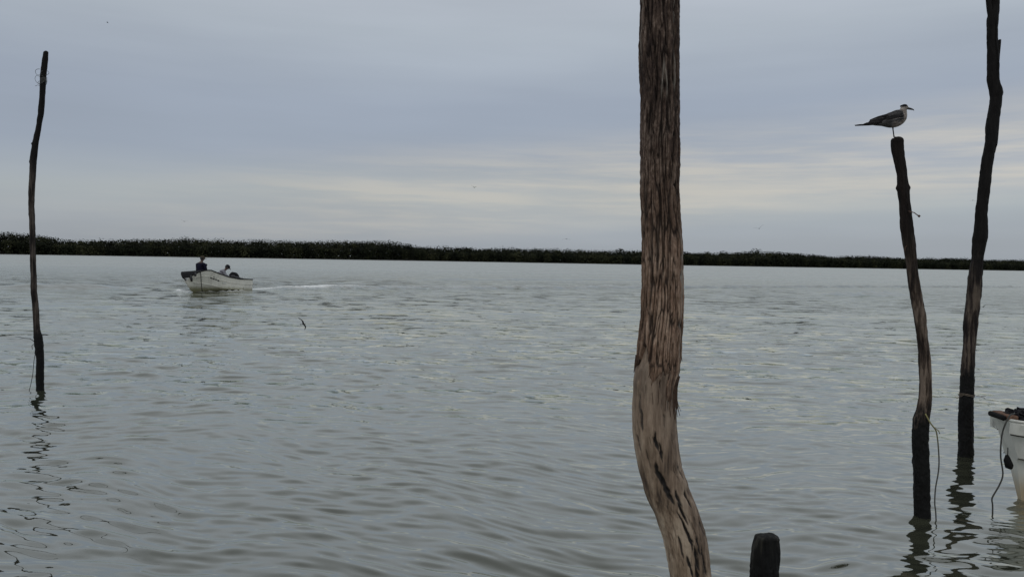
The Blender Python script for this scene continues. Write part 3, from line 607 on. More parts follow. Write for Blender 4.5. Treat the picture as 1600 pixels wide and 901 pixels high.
def build_gull():
    # local units metres; x to the right (beak), z up from the feet. 1 zoom pixel = .000479 m, feet at (760, 720)
    k = .000483
    def S(px, py): return ((px-760)*k, (722-py)*k)
    root = empty('gull', (2.811, YG-.005, 2.848), 'grey winged gull perched on the blackened top of the leaning post', 'gull')
    m = M('gull_body_feathers'); f = m.noise(55, (1, 1, 1.6), 4, .6); f2 = m.noise(160, (1, 1, 1), 3, .6)
    tcz = m.n('ShaderNodeTexCoord'); sp = m.n('ShaderNodeSeparateXYZ'); m.l(tcz.outputs['Object'], sp.inputs[0])
    base = m.ramp(m.math('ADD', m.math('MULTIPLY', f, .6), m.math('MULTIPLY', f2, .4)), [(.40, (.09, .07, .06)), (.52, (.25, .225, .195)), (.64, (.44, .41, .36))])
    # grey-brown mottling on hind neck, darker rear
    nk = m.n('ShaderNodeMapRange', interpolation_type='SMOOTHSTEP'); m.l(m.math('ADD', sp.outputs[0], m.math('MULTIPLY', f, .03)), nk.inputs[0]); nk.inputs[1].default_value = .088; nk.inputs[2].default_value = .04
    dk = m.ramp(f, [(.4, (.10, .075, .062)), (.6, (.26, .22, .20))]); c = m.mix(m.math('MULTIPLY', nk.outputs[0], .85), base, dk)
    rr_ = m.n('ShaderNodeMapRange', interpolation_type='SMOOTHSTEP'); m.l(sp.outputs[0], rr_.inputs[0]); rr_.inputs[1].default_value = .0; rr_.inputs[2].default_value = -.05
    c = m.mix(m.math('MULTIPLY', rr_.outputs[0], .9), c, (.045, .045, .048)); m.col(c).rough(.85).bump(f2, .5, .002)
    st = []
    for px, py, hh, hw in [(420, 533, 14, 14), (500, 522, 32, 40), (570, 500, 52, 72), (640, 486, 90, 96), (710, 470, 112, 108), (775, 447, 120, 110), (828, 420, 114, 106), (868, 388, 95, 88), (884, 352, 68, 62), (888, 318, 56, 48), (896, 290, 50, 44), (912, 268, 49, 43), (932, 262, 42, 36), (950, 268, 28, 24), (960, 274, 16, 14)]:
        x, z = S(px, py); st.append((x, z, hh*k*(1.05 if px < 870 else 1), hw*k*1.05))
    b = mesh('body', *loft(st, 28), m.m, root); sub = b.modifiers.new('s', 'SUBSURF'); sub.levels = sub.render_levels = 1
    dark = simple('dark_feathers', (.016, .015, .016), .75, .4, 60); grey = M('mantle_feathers'); f = grey.noise(70, (.35, 1, 1.8), 4, .6)
    grey.col(grey.ramp(f, [(.40, (.010, .009, .009)), (.52, (.035, .033, .034)), (.64, (.11, .105, .105))])).rough(.8).bump(f, .7, .002)
    # dark smudge behind the eye / over the crown
    for sgn in (-1, 1):
        x, z = S(896, 243); V, Fc = ball((x, sgn*.0140, z), (.021, .0085, .0105), 14, 8); mesh('head_smudge', V, Fc, dark, root)
        x, z = S(932, 262); mesh('eye', *ball((x, sgn*.0178, z), .0030, 10, 6), simple('gull_eye', (.01, .01, .01), .15, 0), root)
    # bill: upper mandible with a drooped tip, lower mandible
    bl = simple('bill', (.012, .011, .011), .4, .2, 50)
    pts = [(948, 270, 15, 12), (975, 276, 13, 10), (1005, 281, 10, 8), (1030, 289, 9, 6), (1050, 301, 8, 4), (1056, 314, 3, 2)]
    mesh('beak', *loft([(*S(a, b_), c_*k, d*k) for a, b_, c_, d in pts], 12), bl, root)
    pts = [(950, 288, 8, 9), (985, 292, 7, 7), (1015, 297, 6, 5), (1036, 303, 2, 3)]
    mesh('lower_beak', *loft([(*S(a, b_), c_*k, d*k) for a, b_, c_, d in pts], 10), bl, root)
    # folded wings: layered tracts
    def blade(pts, y0, y1, th, sgn):
        """closed outline in zoom px -> thin pillow; y0 at front, y1 at rear"""
        n = len(pts); xs = [p[0] for p in pts]; xa, xb = min(xs), max(xs); cx = sum(xs)/n; cy = sum(p[1] for p in pts)/n; V = []; Fc = []
        def yy(px, o): t = (xb-px)/(xb-xa); return sgn*((y0+(y1-y0)*t)+o)
        for ring, (sc, o) in enumerate([(1, 0), (.82, th), (.45, th*1.25)]):
            for p in pts:
                px, py = cx+(p[0]-cx)*sc, cy+(p[1]-cy)*sc; x, z = S(px, py); V.append(Vector((x, yy(px, o), z)))
        x, z = S(cx, cy); V.append(Vector((x, yy(cx, th*1.3), z)))
        for ring in range(2):
            for i in range(n): a = ring*n+i; b2 = ring*n+(i+1) % n; Fc.append((a, b2, b2+n, a+n))
        for i in range(n): Fc.append((2*n+i, 2*n+(i+1) % n, 3*n))
        Fc.append(tuple(range(n-1, -1, -1)))
        if sgn > 0: Fc = [tuple(reversed(q)) for q in Fc]
        return V, Fc
    for sgn in (-1, 1):
        wv = mesh('wing', *blade([(866, 350), (850, 318), (800, 300), (740, 308), (680, 332), (620, 366), (580, 392), (600, 440), (600, 500), (640, 536), (700, 548), (770, 540), (830, 510), (870, 460), (880, 400)], .040, .030, .014, sgn), grey.m, root)
        sub = wv.modifiers.new('s', 'SUBSURF'); sub.levels = sub.render_levels = 2
        for q, (a, b_, c_, d) in enumerate([(590, 392, 385, 462), (600, 410, 380, 476), (610, 430, 372, 488), (620, 455, 345, 508), (630, 480, 300, 522)]):
            pts = [(a+60, b_+10), (a, b_-6), ((a+c_)/2, (b_+d)/2-12), (c_+20, d-10), (c_, d), (c_+12, d+8), ((a+c_)/2, (b_+d)/2+20), (a, b_+34), (a+60, b_+40)]
            fe = mesh('primary_feather', *blade(pts, .046-.003*q, .006+.002*q, .003, sgn), dark if q != 1 else grey.m, wv)
        for q, (a, b_, c_, d) in enumerate([(840, 370, 560, 440), (850, 410, 560, 480), (850, 450, 580, 515)]):
            pts = [(a, b_-14), ((a+c_)/2, (b_+d)/2-24), (c_, d), ((a+c_)/2, (b_+d)/2+14), (a, b_+16)]
            mesh('covert_feather', *blade(pts, .056, .046, .004, sgn), grey.m if q != 1 else dark, wv)
    pts = [(600, 500), (480, 508), (300, 522), (170, 541), (172, 548), (236, 549), (180, 566), (320, 564), (500, 566), (620, 575)]
    V, Fc = blade(pts, .016, .012, .002, 1); V2, F2 = blade(pts, .016, .012, .002, -1)
    # tail feathers are a flat fan seen edge-on: build real fan width
    tv = []
    for i in range(7):
        a = (i-3)*.055; L_ = .200-abs(i-3)*.006
        x0, z0 = S(570, 520); tv.append(tube([(x0, a*.05, z0), (x0-L_*.5, a*L_*.5, z0-.008), (x0-L_, a*L_, z0-.014)], [(.012, .006), (.013, .005), (.006, .0015)], 8))
    mesh('tail', *join(tv), dark, root)
    # leg and webbed foot (the other is drawn up)
    lm = simple('gull_leg', (.006, .005, .005), .8, .3, 80)
    for sgn, dx in ((-.2, 0),):
        lg = mesh('leg', *tube([(*(S(738, 540)[0:1]), sgn*.018, S(738, 540)[1]), (S(741, 600)[0]+dx, sgn*.016, S(741, 600)[1]), (S(757, 690)[0]+dx*.5, sgn*.013, S(757, 690)[1]), (S(762, 716)[0], sgn*.012, .004)], [.007, .0045, .0042, .005], 8), lm, root)
        x = S(762, 716)[0]
        V = [Vector(v) for v in [(x, sgn*.012, .004), (x+.030, sgn*.012-.014, .001), (x+.034, sgn*.012, .0015), (x+.030, sgn*.012+.014, .001), (x-.008, sgn*.012, .001), (x, sgn*.012, -.001), (x+.030, sgn*.012-.014, -.002), (x+.034, sgn*.012, -.002), (x+.030, sgn*.012+.014, -.002)]]
        mesh('foot', V, [(0, 1, 2), (0, 2, 3), (0, 3, 4), (0, 4, 1), (5, 7, 6), (5, 8, 7), (5, 4, 8), (5, 6, 4), (1, 6, 7, 2), (2, 7, 8, 3), (3, 8, 4), (1, 4, 6)], lm, lg, smooth=False)
build_gull()

# ------------------------------------------------------------------ distant and low flying birds
bird_mat = simple('bird_plumage', (.012, .012, .013), .8, .3, 20)
def flying_bird(name, loc, span, label, cat, group, lift=25, yaw=0, bank=0, sweep=.25):
    root = empty(name, loc, label, cat, group, rot=(R(bank), 0, R(yaw)))
    s = span*(1.6 if name == 'flying_gull' else 1.3); L = s*.42
    mesh('body', *loft([(-L*.5, 0, s*.004, s*.012), (-L*.3, 0, s*.018, s*.022), (-L*.05, 0, s*.035, s*.035), (L*.18, .004*s, s*.034, s*.032), (L*.32, .012*s, s*.022, s*.022), (L*.42, .016*s, s*.020, s*.019), (L*.5, .012*s, s*.008, s*.007), (L*.58, .008*s, s*.002, s*.002)], 10), bird_mat, root)
    tl = [Vector(v) for v in [(-L*.45, -.015*s, .004*s), (-L*.45, .015*s, .004*s), (-L*.75, .05*s, 0), (-L*.68, 0, 0), (-L*.75, -.05*s, 0)]]
    tl += [v-Vector((0, 0, .004*s)) for v in tl]
    mesh('tail', tl, [(0, 1, 2, 3), (0, 3, 4), (5, 8, 7, 6), (5, 9, 8), (0, 5, 6, 1), (1, 6, 7, 2), (2, 7, 8, 3), (3, 8, 9, 4), (4, 9, 5, 0)], bird_mat, root, smooth=False)
    for sg in (-1, 1):
        V = []; ns = 6
        for i in range(ns):
            t = i/(ns-1); y = sg*(s*.03+s*.47*t); z = s*.02+s*.47*(math.sin(R(lift))*min(t, .5)*1.0+math.sin(R(lift*.35))*max(t-.5, 0))
            c = s*(.085-.06*t**1.5); xo = -s*sweep*max(t-.35, 0)**1.3+s*.03*min(t*2, 1)
            V += [Vector((xo+c, y, z)), Vector((xo+c*.4, y, z+s*.009*(1-t*.7))), Vector((xo-c, y, z)), Vector((xo+c*.4, y, z-s*.004))]
        Fc = []
        for i in range(ns-1):
            for k in range(4): a = i*4+k; b = i*4+(k+1) % 4; Fc.append((a, b, b+4, a+4) if sg < 0 else (a, a+4, b+4, b))
        Fc += [(0, 3, 2, 1), ((ns-1)*4, (ns-1)*4+1, (ns-1)*4+2, (ns-1)*4+3)]
        mesh('wing', V, Fc, bird_mat, root)
    return root
gg = 'small birds flying in the distance'
flying_bird('flying_gull', (-7.4, 150, 14.91), .75, 'tiny bird in the sky just above the pale cloud streak, left of the trunk', 'bird', gg, 35, 60, 10)
flying_bird('flying_gull', (38.33, 125, 7.21), 1.05, 'tiny dark bird with raised wings right of the trunk above the trees', 'bird', gg, 38, 75, -18)
flying_bird('flying_gull', (10.67, 160, 5.94), 1.1, 'tiny gliding bird low over the trees just left of the trunk', 'bird', gg, -18, 80, 0)
flying_bird('flying_gull', (-77.94, 190, 9.09), 1.1, 'faint tiny bird over the trees above the boat', 'bird', gg, 20, 100, 12)
flying_bird('flying_gull', (-70.83, 140, 41.19), .5, 'faint speck of a bird high in the upper left sky', 'bird', gg, 25, 20, 0)
flying_bird('flying_gull', (97.18, 170, 15.92), .9, 'faint tiny bird just left of the tall forked post', 'bird', gg, -12, 85, 0)
flying_bird('swallow', (-4.43, 17, .41), .24, 'black swallow banking low over open water, right of the boat', 'swallow', 'swallows skimming the water', 12, 60, 52, .5)
flying_bird('swallow', (-5.64, 24, .46), .16, 'smaller dark swallow over the wake, right of the boat', 'swallow', 'swallows skimming the water', -22, 80, 20, .5)
flying_bird('swallow', (12.98, 22, .80), .20, 'dark swallow low over water just right of the tall forked post', 'swallow', 'swallows skimming the water', 30, 80, -20, .4)

# ------------------------------------------------------------------ boats
def hull_paint(name, col, stain):
    m = M(name); f = m.noise(2.2, (1, 1, .5), 4, .6); g_ = m.noise(14, (1, 1, .15), 4, .65)
    tc_ = m.n('ShaderNodeTexCoord'); sp = m.n('ShaderNodeSeparateXYZ'); m.l(tc_.outputs['Object'], sp.inputs[0])
    mr = m.n('ShaderNodeMapRange', interpolation_type='SMOOTHSTEP'); m.l(m.math('ADD', sp.outputs[2], m.math('MULTIPLY', g_, -.25)), mr.inputs[0]); mr.inputs[1].default_value = .12; mr.inputs[2].default_value = -.10
    c = m.ramp(m.math('ADD', m.math('MULTIPLY', f, .5), m.math('MULTIPLY', g_, .5)), [(.35, tuple(x*.72 for x in col)), (.5, col), (.7, tuple(min(1, x*1.1) for x in col))])
    c = m.mix(mr.outputs[0], c, stain); m.col(c).rough(.42).bump(m.noise(9, (1, 1, 1), 2), .12, .004); return m.m
black_rub = simple('black_rubber', (.008, .008, .008), .75, .3, 10)
def skiff_hull(root, prof, paint, inner, lip_mat, lip_r, nb=26, strake_rows=()):
    """prof(t) -> list of (x, y, z) from keel to gunwale on the +y side, t 0 stern .. 1 bow. Builds hull, inner liner, gunwale."""
    rows = [prof(i/(nb-1)) for i in range(nb)]; m = len(rows[0])
    V, Fc = [], []
    for r in rows:
        ring = [Vector((x, y, z)) for x, y, z in r[::-1]]+[Vector((x, -y, z)) for x, y, z in r[1:]]; V += ring
    w_ = 2*m-1
    for i in range(nb-1):
        for j in range(w_-1): a = i*w_+j; Fc.append((a, a+1, a+w_+1, a+w_))
    Fc.append(tuple(range(w_-1, -1, -1)))      # transom
    h = mesh('hull', V, Fc, paint, root)
    es = h.modifiers.new('creases', 'EDGE_SPLIT'); es.split_angle = R(22)
    me = h.data
    for p in me.polygons: p.use_smooth = len(p.vertices) == 4
    # liner: the same sections pulled in and floored
    V2, F2 = [], []
    for i, r in enumerate(rows):
        fl_ = .10; ring = []
        for (x, y, z) in r[::-1]: ring.append(Vector((x-(.05 if i > nb-3 else 0), max(y-.035, 0), max(z-(.0 if z > r[-1][2]-.001 else 0), fl_))))
        ring += [Vector((v.x, -v.y, v.z)) for v in ring[-2::-1]]; V2 += ring
    for i in range(nb-1):
        for j in range(w_-1): a = i*w_+j; F2.append((a, a+w_, a+w_+1, a+1))
    F2.append(tuple(range(w_)))
    for v in V2[:w_]: v.x += .04
    mesh('inner_liner', V2, F2, inner, root)
    gl = [Vector(r[-1]) for r in rows]; path = gl+[Vector((v.x, -v.y, v.z)) for v in gl[::-1]]
    mesh('gunwale', *tube([p+Vector((0, 0, .005)) for p in path], [lip_r]*len(path), 8), lip_mat, root)
    for row in strake_rows:
        for sg in (1, -1): mesh('strake', *tube([Vector((r[row][0], sg*(r[row][1]+.004), r[row][2])) for r in rows[:-1]], (.022 if lip_r < .05 else .02), 6), paint, root)
    return rows
# --- the moving skiff
SK = Matrix.Translation((-14.60, 39.35, .0)) @ Matrix.Rotation(R(-103), 4, 'Z') @ Matrix.Rotation(R(-3.5), 4, 'Y') @ Matrix.Rotation(R(5), 4, 'X')
skiff = empty('fishing_skiff', (0, 0, 0), 'white open fishing skiff under way with two people aboard', 'boat'); skiff.matrix_world = SK
def lerp(a, b, t): return a+(b-a)*t
def pw(t, pts):
    return float(np.interp(t, [p[0] for p in pts], [p[1] for p in pts]))
def skiff_prof(t):
    x = lerp(-2.3, 2.3, t); B = pw(t, [(0, .70), (.3, .80), (.6, .82), (.8, .74), (.88, .60), (.94, .44), (1, .18)])
    zg = pw(t, [(0, .62), (.3, .58), (.5, .63), (.66, .75), (.8, .90), (.87, .90), (.94, .79), (1, .58)])
    zk = pw(t, [(0, -.16), (.5, -.18), (.85, -.14), (.93, -.04), (.98, .20), (1, .40)])
    cb = B*pw(t, [(0, .88), (.5, .82), (.75, .68), (.9, .46), (1, .40)]); zc = lerp(zk, zg, pw(t, [(0, .26), (.6, .30), (.9, .42), (1, .4)]))
    return [(x, 0, zk), (x, cb*.5, lerp(zk, zc, .4)), (x, cb, zc), (x, cb+.02, zc+.02), (x, lerp(cb, B, .55), lerp(zc, zg, .5)), (x, lerp(cb, B, .62), lerp(zc, zg, .56)), (x, B*.97, lerp(zc, zg, .9)), (x, B, zg)]
paint = hull_paint('skiff_paint', (.68, .66, .57), (.22, .21, .12)); inner = simple('skiff_inner', (.58, .58, .54), .6, .12, 3)
skiff_hull(skiff, skiff_prof, paint, inner, black_rub, .028, strake_rows=(3, 5))
mesh('bow_deck', *join([([Vector((x, s*(skiff_prof((x+2.3)/4.6)[-1][1]), skiff_prof((x+2.3)/4.6)[-1][2]+.02-.06*0)) for x in np.linspace(1.45, 2.3, 12) for s in (1, -1)], [(2*i, 2*i+1, 2*i+3, 2*i+2) for i in range(11)])]), simple('dark_deck', (.008, .008, .009), .9), skiff)
for x, wd in ((.35, .30), (-.75, .30), (-1.75, .26)):
    B = skiff_prof((x+2.3)/4.6)[-1][1]-.06; bevel(mesh('thwart', *box(x-wd/2, x+wd/2, -B, B, .32, .37), inner, skiff, smooth=False), .01)
bevel(mesh('engine_well', *box(-2.28, -1.95, -.5, .5, .1, .42), inner, skiff, smooth=False), .02)
# hull number patch (illegible dark lettering) and bow stains on both bows
marks = simple('dark_marking', (.02, .02, .022), .6, .2, 5)
def patch(t0, t1, f0, f1, side, name, nn=6):
    V = []
    for i in range(nn):
        t = lerp(t0, t1, i/(nn-1)); r = skiff_prof(t); a = Vector(r[4]); b = Vector(r[6])
        for f in (f0, f1):
            p = a.lerp(b, f); p.y += .012; V.append(Vector((p.x, side*p.y, p.z)))
    mesh(name, V, [(2*i, 2*i+1, 2*i+3, 2*i+2) for i in range(nn-1)], marks, skiff)
for sd_ in (1, -1):
    for q in range(4): patch(.66+q*.035, .685+q*.035, -.15+.05*(q % 2), .2+.08*(q % 3), sd_, 'registration_mark', 3)
# rope and stem stripe over the bow
mesh('bow_line', *tube([(1.95, .52, .88), (1.93, .52, .74), (1.88, .50, .58), (1.82, .46, .35), (1.74, .43, .1), (1.70, .42, -.1)], .018, 6), simple('dark_rope', (.03, .03, .03), .8), skiff)
mesh('bow_fender', *join([tube([(2.28, .26, .66), (2.24, .24, .52), (2.16, .20, .40)], [.03, .06, .04], 8), tube([(2.14, .40, .80), (2.13, .38, .62)], [.03, .05], 8)]), marks, skiff)
# outboard engine
eng = empty('outboard_engine', (0, 0, 0), 'black outboard motor on the stern of the moving skiff', 'outboard motor'); eng.matrix_world = SK@Matrix.Translation((-2.16, -.30, .62))@Matrix.Scale(1.15, 4)
emat = simple('engine_cowl', (.006, .006, .007), .75, .3, 8)
c_ = mesh('cowl', *loft([(-.26, .16, .05, .08), (-.22, .17, .13, .13), (-.08, .19, .19, .17), (.1, .20, .19, .17), (.2, .17, .14, .14), (.25, .15, .05, .08)], 16), emat, eng)
mesh('leg', *tube([(0, 0, .05), (0, 0, -.35), (-.02, 0, -.62)], [(.07, .10), (.05, .09), (.04, .08)], 10), emat, eng)
mesh('clamp', *box(.06, .2, -.12, .12, -.22, .04), emat, eng, smooth=False)
mesh('propeller', *join([ball((-.12, 0, -.66), (.1, .04, .04), 10, 6)]+[tube([(-.18, 0, -.66), (-.18+.02, .13*math.cos(a), -.66+.13*math.sin(a))], [(.02, .01), (.045, .006)], 6) for a in (0, 2.09, 4.19)]), emat, eng)
mesh('tiller', *tube([(.2, 0, .12), (.5, .04, .17), (.78, .08, .19)], [.025, .022, .026], 8), emat, eng)
# dark bundle on the stern quarter
o = mesh('tarp_bundle', *join([ball((-1.6, .18, .72), (.34, .12, .06), 12, 8), ball((-1.25, .20, .76), (.18, .12, .07), 12, 8), ball((-1.95, .22, .68), (.22, .1, .045), 12, 8)]), marks); o.matrix_world = SK
tag(o, 'dark bundle lying along the stern gunwale of the moving skiff', 'bundle')

# ------------------------------------------------------------------ people
def skin(name, joints, edges, mat, parent, sub=2, rootj=0):
    me = bpy.data.meshes.new(name); me.from_pydata([j[0] for j in joints], edges, []); me.materials.append(mat)
    o = bpy.data.objects.new(name, me); C.objects.link(o); o.parent = parent
    o.modifiers.new('skin', 'SKIN')
    if not me.skin_vertices: me.attributes  # layer is created by the modifier
    for v, j in zip(me.skin_vertices[0].data, joints): v.radius = j[1] if isinstance(j[1], tuple) else (j[1], j[1])
    me.skin_vertices[0].data[rootj].use_root = True
    s = o.modifiers.new('sub', 'SUBSURF'); s.levels = s.render_levels = sub
    for m in o.modifiers:
        if m.type == 'SKIN': m.use_smooth_shade = True
    return o
skinmat = simple('skin', (.07, .042, .03), .55, .12, 12)
def person(mat4, label, shirt, trousers, cap, lean, headtilt, arms):
    """seated figure facing +x, pelvis at the origin, arms = [(elbow, hand)] offsets for left (+y) and right"""
    root = empty('person', (0, 0, 0), label, 'person'); root.matrix_world = mat4
    Q = Matrix.Rotation(R(lean), 3, 'Y')
    def q(v): return Q@Vector(v)
    neck = q((.02, 0, .50)); hc = neck+Matrix.Rotation(R(headtilt), 3, 'Y')@Vector((.03, 0, .17))
    J = [(Vector((0, 0, 0)), (.15, .11)), (q((0, 0, .17)), (.14, .10)), (q((0, 0, .34)), (.17, .11)), (q((.0, 0, .45)), (.13, .09)), (neck+q((0, 0, .03)), .055), (neck+(hc-neck)*.55, .062), (hc, (.078, .095)), (hc+(hc-neck).normalized()*.075, (.065, .08))]
    E = [(i, i+1) for i in range(7)]
    sh = []
    for s, (el, ha) in zip((1, -1), arms):
        b = len(J); sp = q((0, s*.19, .43)); J += [(sp, .056), (Vector(el), .044), (Vector(ha), .028)]; E += [(3, b), (b, b+1), (b+1, b+2)]; sh.append((sp, Vector(el), Vector(ha)))
        d = (Vector(ha)-Vector(el)).normalized(); sd2 = d.cross(Vector((0, 0, 1))).normalized(); up = sd2.cross(d)
        # palm and five fingers, slightly curled
        pb = len(J); J.append((Vector(ha)+d*.05, (.034, .017))); E.append((b+2, pb))
        for k, (off, ln) in enumerate([(-.028, .066), (-.010, .078), (.010, .074), (.028, .058)]):
            f0 = len(J); p = Vector(ha)+d*.085+sd2*off; J += [(p, .0095), (p+d*ln*.5-up*.012, .0088), (p+d*ln*.8-up*.035, .0080)]; E += [(pb, f0), (f0, f0+1), (f0+1, f0+2)]
        f0 = len(J); p = Vector(ha)+d*.03-sd2*.034*s; J += [(p, .012), (p+d*.035-sd2*.014*s-up*.01, .010)]; E += [(b+2, f0), (f0, f0+1)]
    legs = []
    for s in (1, -1):
        b = len(J); pts = [(.04, s*.10, -.02), (.42, s*.14, .0), (.46, s*.14, -.40), (.60, s*.15, -.42)]; J += [(Vector(pts[0]), .085), (Vector(pts[1]), .06), (Vector(pts[2]), .04), (Vector(pts[3]), .035)]; E += [(0, b), (b, b+1), (b+1, b+2), (b+2, b+3)]; legs.append(pts)
    skin('body', J, E, skinmat, root)
    # clothes
    g2 = 1.12; SJ = [(Vector((0, 0, .0)), (.22, .20)), (q((0, 0, .17)), (.225, .20)), (q((0, 0, .34)), (.25, .205)), (q((0, 0, .45)), (.20, .165)), (q((.005, 0, .49)), (.07, .07))]; SE = [(0, 1), (1, 2), (2, 3), (3, 4)]
    for sp, el, ha in sh: b = len(SJ); SJ += [(sp, .082), (el, .064), (el.lerp(ha, .8), .042)]; SE += [(3, b), (b, b+1), (b+1, b+2)]
    skin('shirt', SJ, SE, shirt, root)
    TJ = [(Vector((0, 0, -.02)), (.165, .13))]; TE = []
    for pts in legs: b = len(TJ); TJ += [(Vector(pts[0]), .10), (Vector(pts[1]), .074), (Vector(pts[2])+Vector((0, 0, .06)), .055)]; TE += [(0, b), (b, b+1), (b+1, b+2)]
    skin('trousers', TJ, TE, trousers, root)
    for pts in legs: mesh('shoe', *ball((pts[3][0]-.04, pts[3][1], pts[3][2]-.02), (.13, .05, .045), 12, 8), black_rub, root)
    H = Matrix.Translation(hc)@Matrix.Rotation(R(headtilt+lean*.3), 4, 'Y')
    def hp(name, vf, mat, sm=True): V, Fc = vf; return mesh(name, [H@Vector(v) for v in V], Fc, mat, root, sm)
    dk = simple('hair', (.012, .010, .009), .6, .2, 30)
    hp('hair', ball((-.022, 0, .03), (.098, .086, .105), 16, 10), dk)
    hp('nose', tube([(.088, 0, .02), (.108, 0, -.008), (.09, 0, -.018)], [.008, .015, .008], 8), skinmat)
    for s in (1, -1): hp('ear', ball((0, s*.083, .0), (.018, .009, .030), 10, 6), skinmat); hp('eye', ball((.088, s*.030, .018), (.008, .011, .007), 10, 6), dk)
    hp('mouth', ball((.090, 0, -.045), (.008, .024, .006), 10, 6), simple('lips', (.12, .05, .045), .5))
    cp = hp('cap', join([ball((-.004, 0, .058), (.112, .098, .082), 16, 10), ([Vector((.07+.0*j+.11*i, (-.075+.15*j/6)*(1-.25*i), .055-.012*i-.02*abs(j/3-1)**2)) for i in (0, 1) for j in range(7)]+[Vector((.07+.11*i, (-.075+.15*j/6)*(1-.25*i), .045-.012*i-.02*abs(j/3-1)**2)) for i in (0, 1) for j in range(7)], [(j, j+1, j+8, j+7) for j in range(6)]+[(14+j+1, 14+j, 14+j+7, 14+j+8) for j in range(6)]+[(7+j, 8+j, 22+j, 21+j) for j in range(6)])]), cap)
    return root
navy = simple('navy_shirt', (.006, .006, .016), .85, .2, 10); greyc = simple('grey_shirt', (.20, .20, .22), .85, .2, 10); trou = simple('dark_trousers', (.03, .03, .035), .85, .2, 10)
blackcap = simple('black_cap', (.010, .010, .013), .8, .2, 10); browncap = simple('brown_cap', (.05, .04, .025), .8, .2, 10)
# facing aft and to the right of the picture: world heading about +X
PM = lambda x, y, z, yaw: Matrix.Translation(SK@Vector((x, y, z)))@Matrix.Rotation(R(yaw), 4, 'Z')
person(PM(.55, -.42, .86, 62)@Matrix.Scale(1.1, 4), 'person in navy shirt and brown cap sitting upright towards the bow', navy, trou, browncap, 4, 8, [((.10, .27, .26), (.22, .20, .03)), ((.06, -.27, .20), (.20, -.20, .03))])
person(PM(-.95, -.46, .66, 25)@Matrix.Scale(1.1, 4), 'person in grey shirt and black cap bent forward beside the engine', greyc, trou, blackcap, 34, 30, [((.30, .24, .20), (.50, .15, .06)), ((.34, -.24, .16), (.56, -.12, .10))])

# ------------------------------------------------------------------ moored boat at the right edge
MB = Matrix.Translation((4.045, 6.56, 0))@Matrix.Rotation(R(-3), 4, 'Z')
mbr = empty('moored_boat', (0, 0, 0), 'end of a cream white moored boat cut off by the right edge', 'boat'); mbr.matrix_world = MB
def mb_prof(t):
    # local x runs from the near end (0) to the right (5.2); section (y, z)
    x = 5.2*t; e = pw(x, [(0, 0.10), (.04, .16), (.2, .24), (.5, .40), (1.0, .58), (2.2, .78), (4, .82), (5.2, .70)])
    zg = pw(x, [(0, .665), (1, .64), (3, .60), (5.2, .62)])
    kx = pw(x, [(0, 1), (.3, .75), (.8, .3), (1.5, 0), (5.2, 0)])
    bt = pw(x, [(0, .3), (.3, .5), (1, .75), (5.2, .88)])
    rk = lambda z: x+kx*pw(z, [(-.25, .24), (0, .19), (.09, .17), (.33, .11), (.43, .07), (.55, .04), (.56, .0), (.7, 0)])     # raked end
    B = e
    return [(rk(-.25), 0, -.25), (rk(-.2), B*bt*.6, -.2), (rk(.0), B*bt, .0), (rk(.33), B*lerp(bt, 1, .5), .33), (rk(.345), B*lerp(bt, 1, .5)+.034, .345), (rk(.55), B*lerp(bt, 1, .9), zg-.118), (rk(.56), B*lerp(bt, 1, .9)+.045, zg-.105), (rk(.64), B+.05, zg-.02), (rk(.665), B+.04, zg)]
m2 = hull_paint('moored_hull_paint', (.60, .60, .54), (.42, .34, .22))
rows = skiff_hull(mbr, lambda t: mb_prof((t**1.7)), m2, inner, m2, .012, nb=44)
strake_shade = simple('strake_shade_line', (.05, .048, .04), .8, .3)  # dark tubes: the strake line, and shade drawn in beneath the flange
for row, up in ((4, .004), (5, -.004)):
    for sg in (1, -1): mesh('strake_shade_line', *tube([Vector((q_[row][0]-.004, sg*(q_[row][1]+.003), q_[row][2]+up)) for q_ in rows], .0045, 5), strake_shade, mbr)
bevel(mesh('end_cap', *box(-.02, .07, -.15, .10, .664, .706), simple('weathered_wood', (.13, .075, .05), .7, .35, 14), mbr, smooth=False), .014)
bevel(mesh('rubber_bumper', *box(-.055, -.018, -.14, .09, .660, .704), black_rub, mbr, smooth=False), .016)
mesh('drain_plug', *ball((.215, -.20, .40), (.016, .012, .018), 10, 6), black_rub, mbr)
# fender / oarlock hanging on the near side
o = mesh('fender', *join([tube([(0, 0, .12), (.002, 0, .08), (0, 0, .02)], .004, 6), tube([(-.004, 0, .06), (.0, 0, .02), (.018, 0, -.03), (.035, 0, -.05)], [.012, .028, .032, .012], 12)]), black_rub)
o.matrix_world = MB@Matrix.Translation((-.015, -.16, .33)); tag(o, 'small black fender hanging against the side of the moored boat', 'fender')
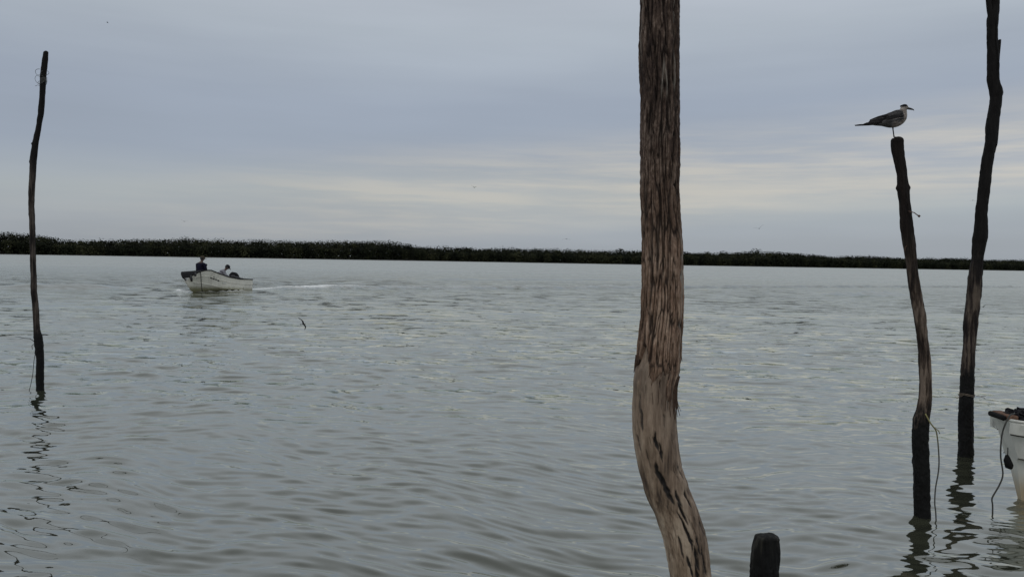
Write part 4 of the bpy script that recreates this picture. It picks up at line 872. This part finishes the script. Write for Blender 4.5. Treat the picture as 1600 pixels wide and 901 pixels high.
# heap of dark net on the gunwale
rs = random.Random(9); parts = []
for q in range(90):
    x0 = rs.uniform(.13, 1.2); y0 = rs.uniform(-1, 1)*(.08+.22*x0); pts = []; a = rs.uniform(0, 6.28); r_ = rs.uniform(.04, .08)
    hgt = .035+.035*math.sin(min(1, (x0-.05)/.3)*1.57)
    for k in range(12): t = k/11*rs.uniform(3.5, 5.5); pts.append((x0+r_*1.5*math.cos(a+t), y0+r_*math.sin(a+t), .672+hgt*.6*(.2+.9*abs(math.sin(t*1.3+q)))+.01*rs.random()))
    parts.append(tube(pts, rs.uniform(.007, .013), 5))
parts += [ball((.22+.17*i, -.03, .672), (.15, .20+.06*i, .036+.006*(i % 2)), 14, 8) for i in range(6)]
o = mesh('fishing_net', *join(parts), simple('black_net', (.014, .014, .016), .75, .6, 40, .5)); o.matrix_world = MB
tag(o, 'heap of black fishing net piled on the moored boat', 'fishing net')
# mooring line over the edge into the water
def world_tube(name, pts, rad, mat, label, cat, n=40):
    P = catmull(pts, n); b = Vector(pts[-1]); o = mesh(name, *tube([Vector(p)-b for p in P], rad, 6), mat); o.location = b; return tag(o, label, cat)
rope_dk = simple('mooring_rope', (.055, .055, .05), .8, .3, 50)
world_tube('mooring_line', [(4.10, 6.46, .72), (4.02, 6.34, .735), (3.93, 6.24, .745), (3.872, 6.2, .69), (3.845, 6.2, .589), (3.842, 6.2, .43), (3.866, 6.2, .287), (3.842, 6.2, .20), (3.800, 6.2, .12), (3.788, 6.2, .085), (3.796, 6.2, .033), (3.80, 6.2, -.1)], .0065, rope_dk, 'dark mooring line hanging off the moored boat into the water', 'rope')
ygr = M('yellowed_rope'); gz = ygr.n('ShaderNodeTexCoord'); spz = ygr.n('ShaderNodeSeparateXYZ'); ygr.l(gz.outputs['Object'], spz.inputs[0])
mrz = ygr.n('ShaderNodeMapRange'); ygr.l(spz.outputs[2], mrz.inputs[0]); mrz.inputs[1].default_value = .55; mrz.inputs[2].default_value = .85
ygr.col(ygr.mix(mrz.outputs[0], (.06, .06, .055), (.22, .20, .08))).rough(.8)
world_tube('frayed_rope', [(3.10, 5.93, .80), (3.128, 5.905, .735), (3.155, 5.90, .70), (3.172, 5.90, .67), (3.188, 5.90, .58), (3.200, 5.90, .452), (3.197, 5.90, .36), (3.182, 5.90, .25), (3.180, 5.90, .14), (3.190, 5.90, .07), (3.20, 5.90, -.05)], .0055, ygr.m, 'thin yellowed rope trailing from the blackened foot of the gull post', 'rope')
o = mesh('rope_fray', *join([tube([(3.15, 5.90, .705), (3.19, 5.89, .70), (3.225, 5.885, .705)], .002, 5), tube([(3.15, 5.90, .705), (3.18, 5.89, .685), (3.19, 5.885, .66)], .003, 5)]), ygr.m, bpy.data.objects['frayed_rope']); o.location = -bpy.data.objects['frayed_rope'].location
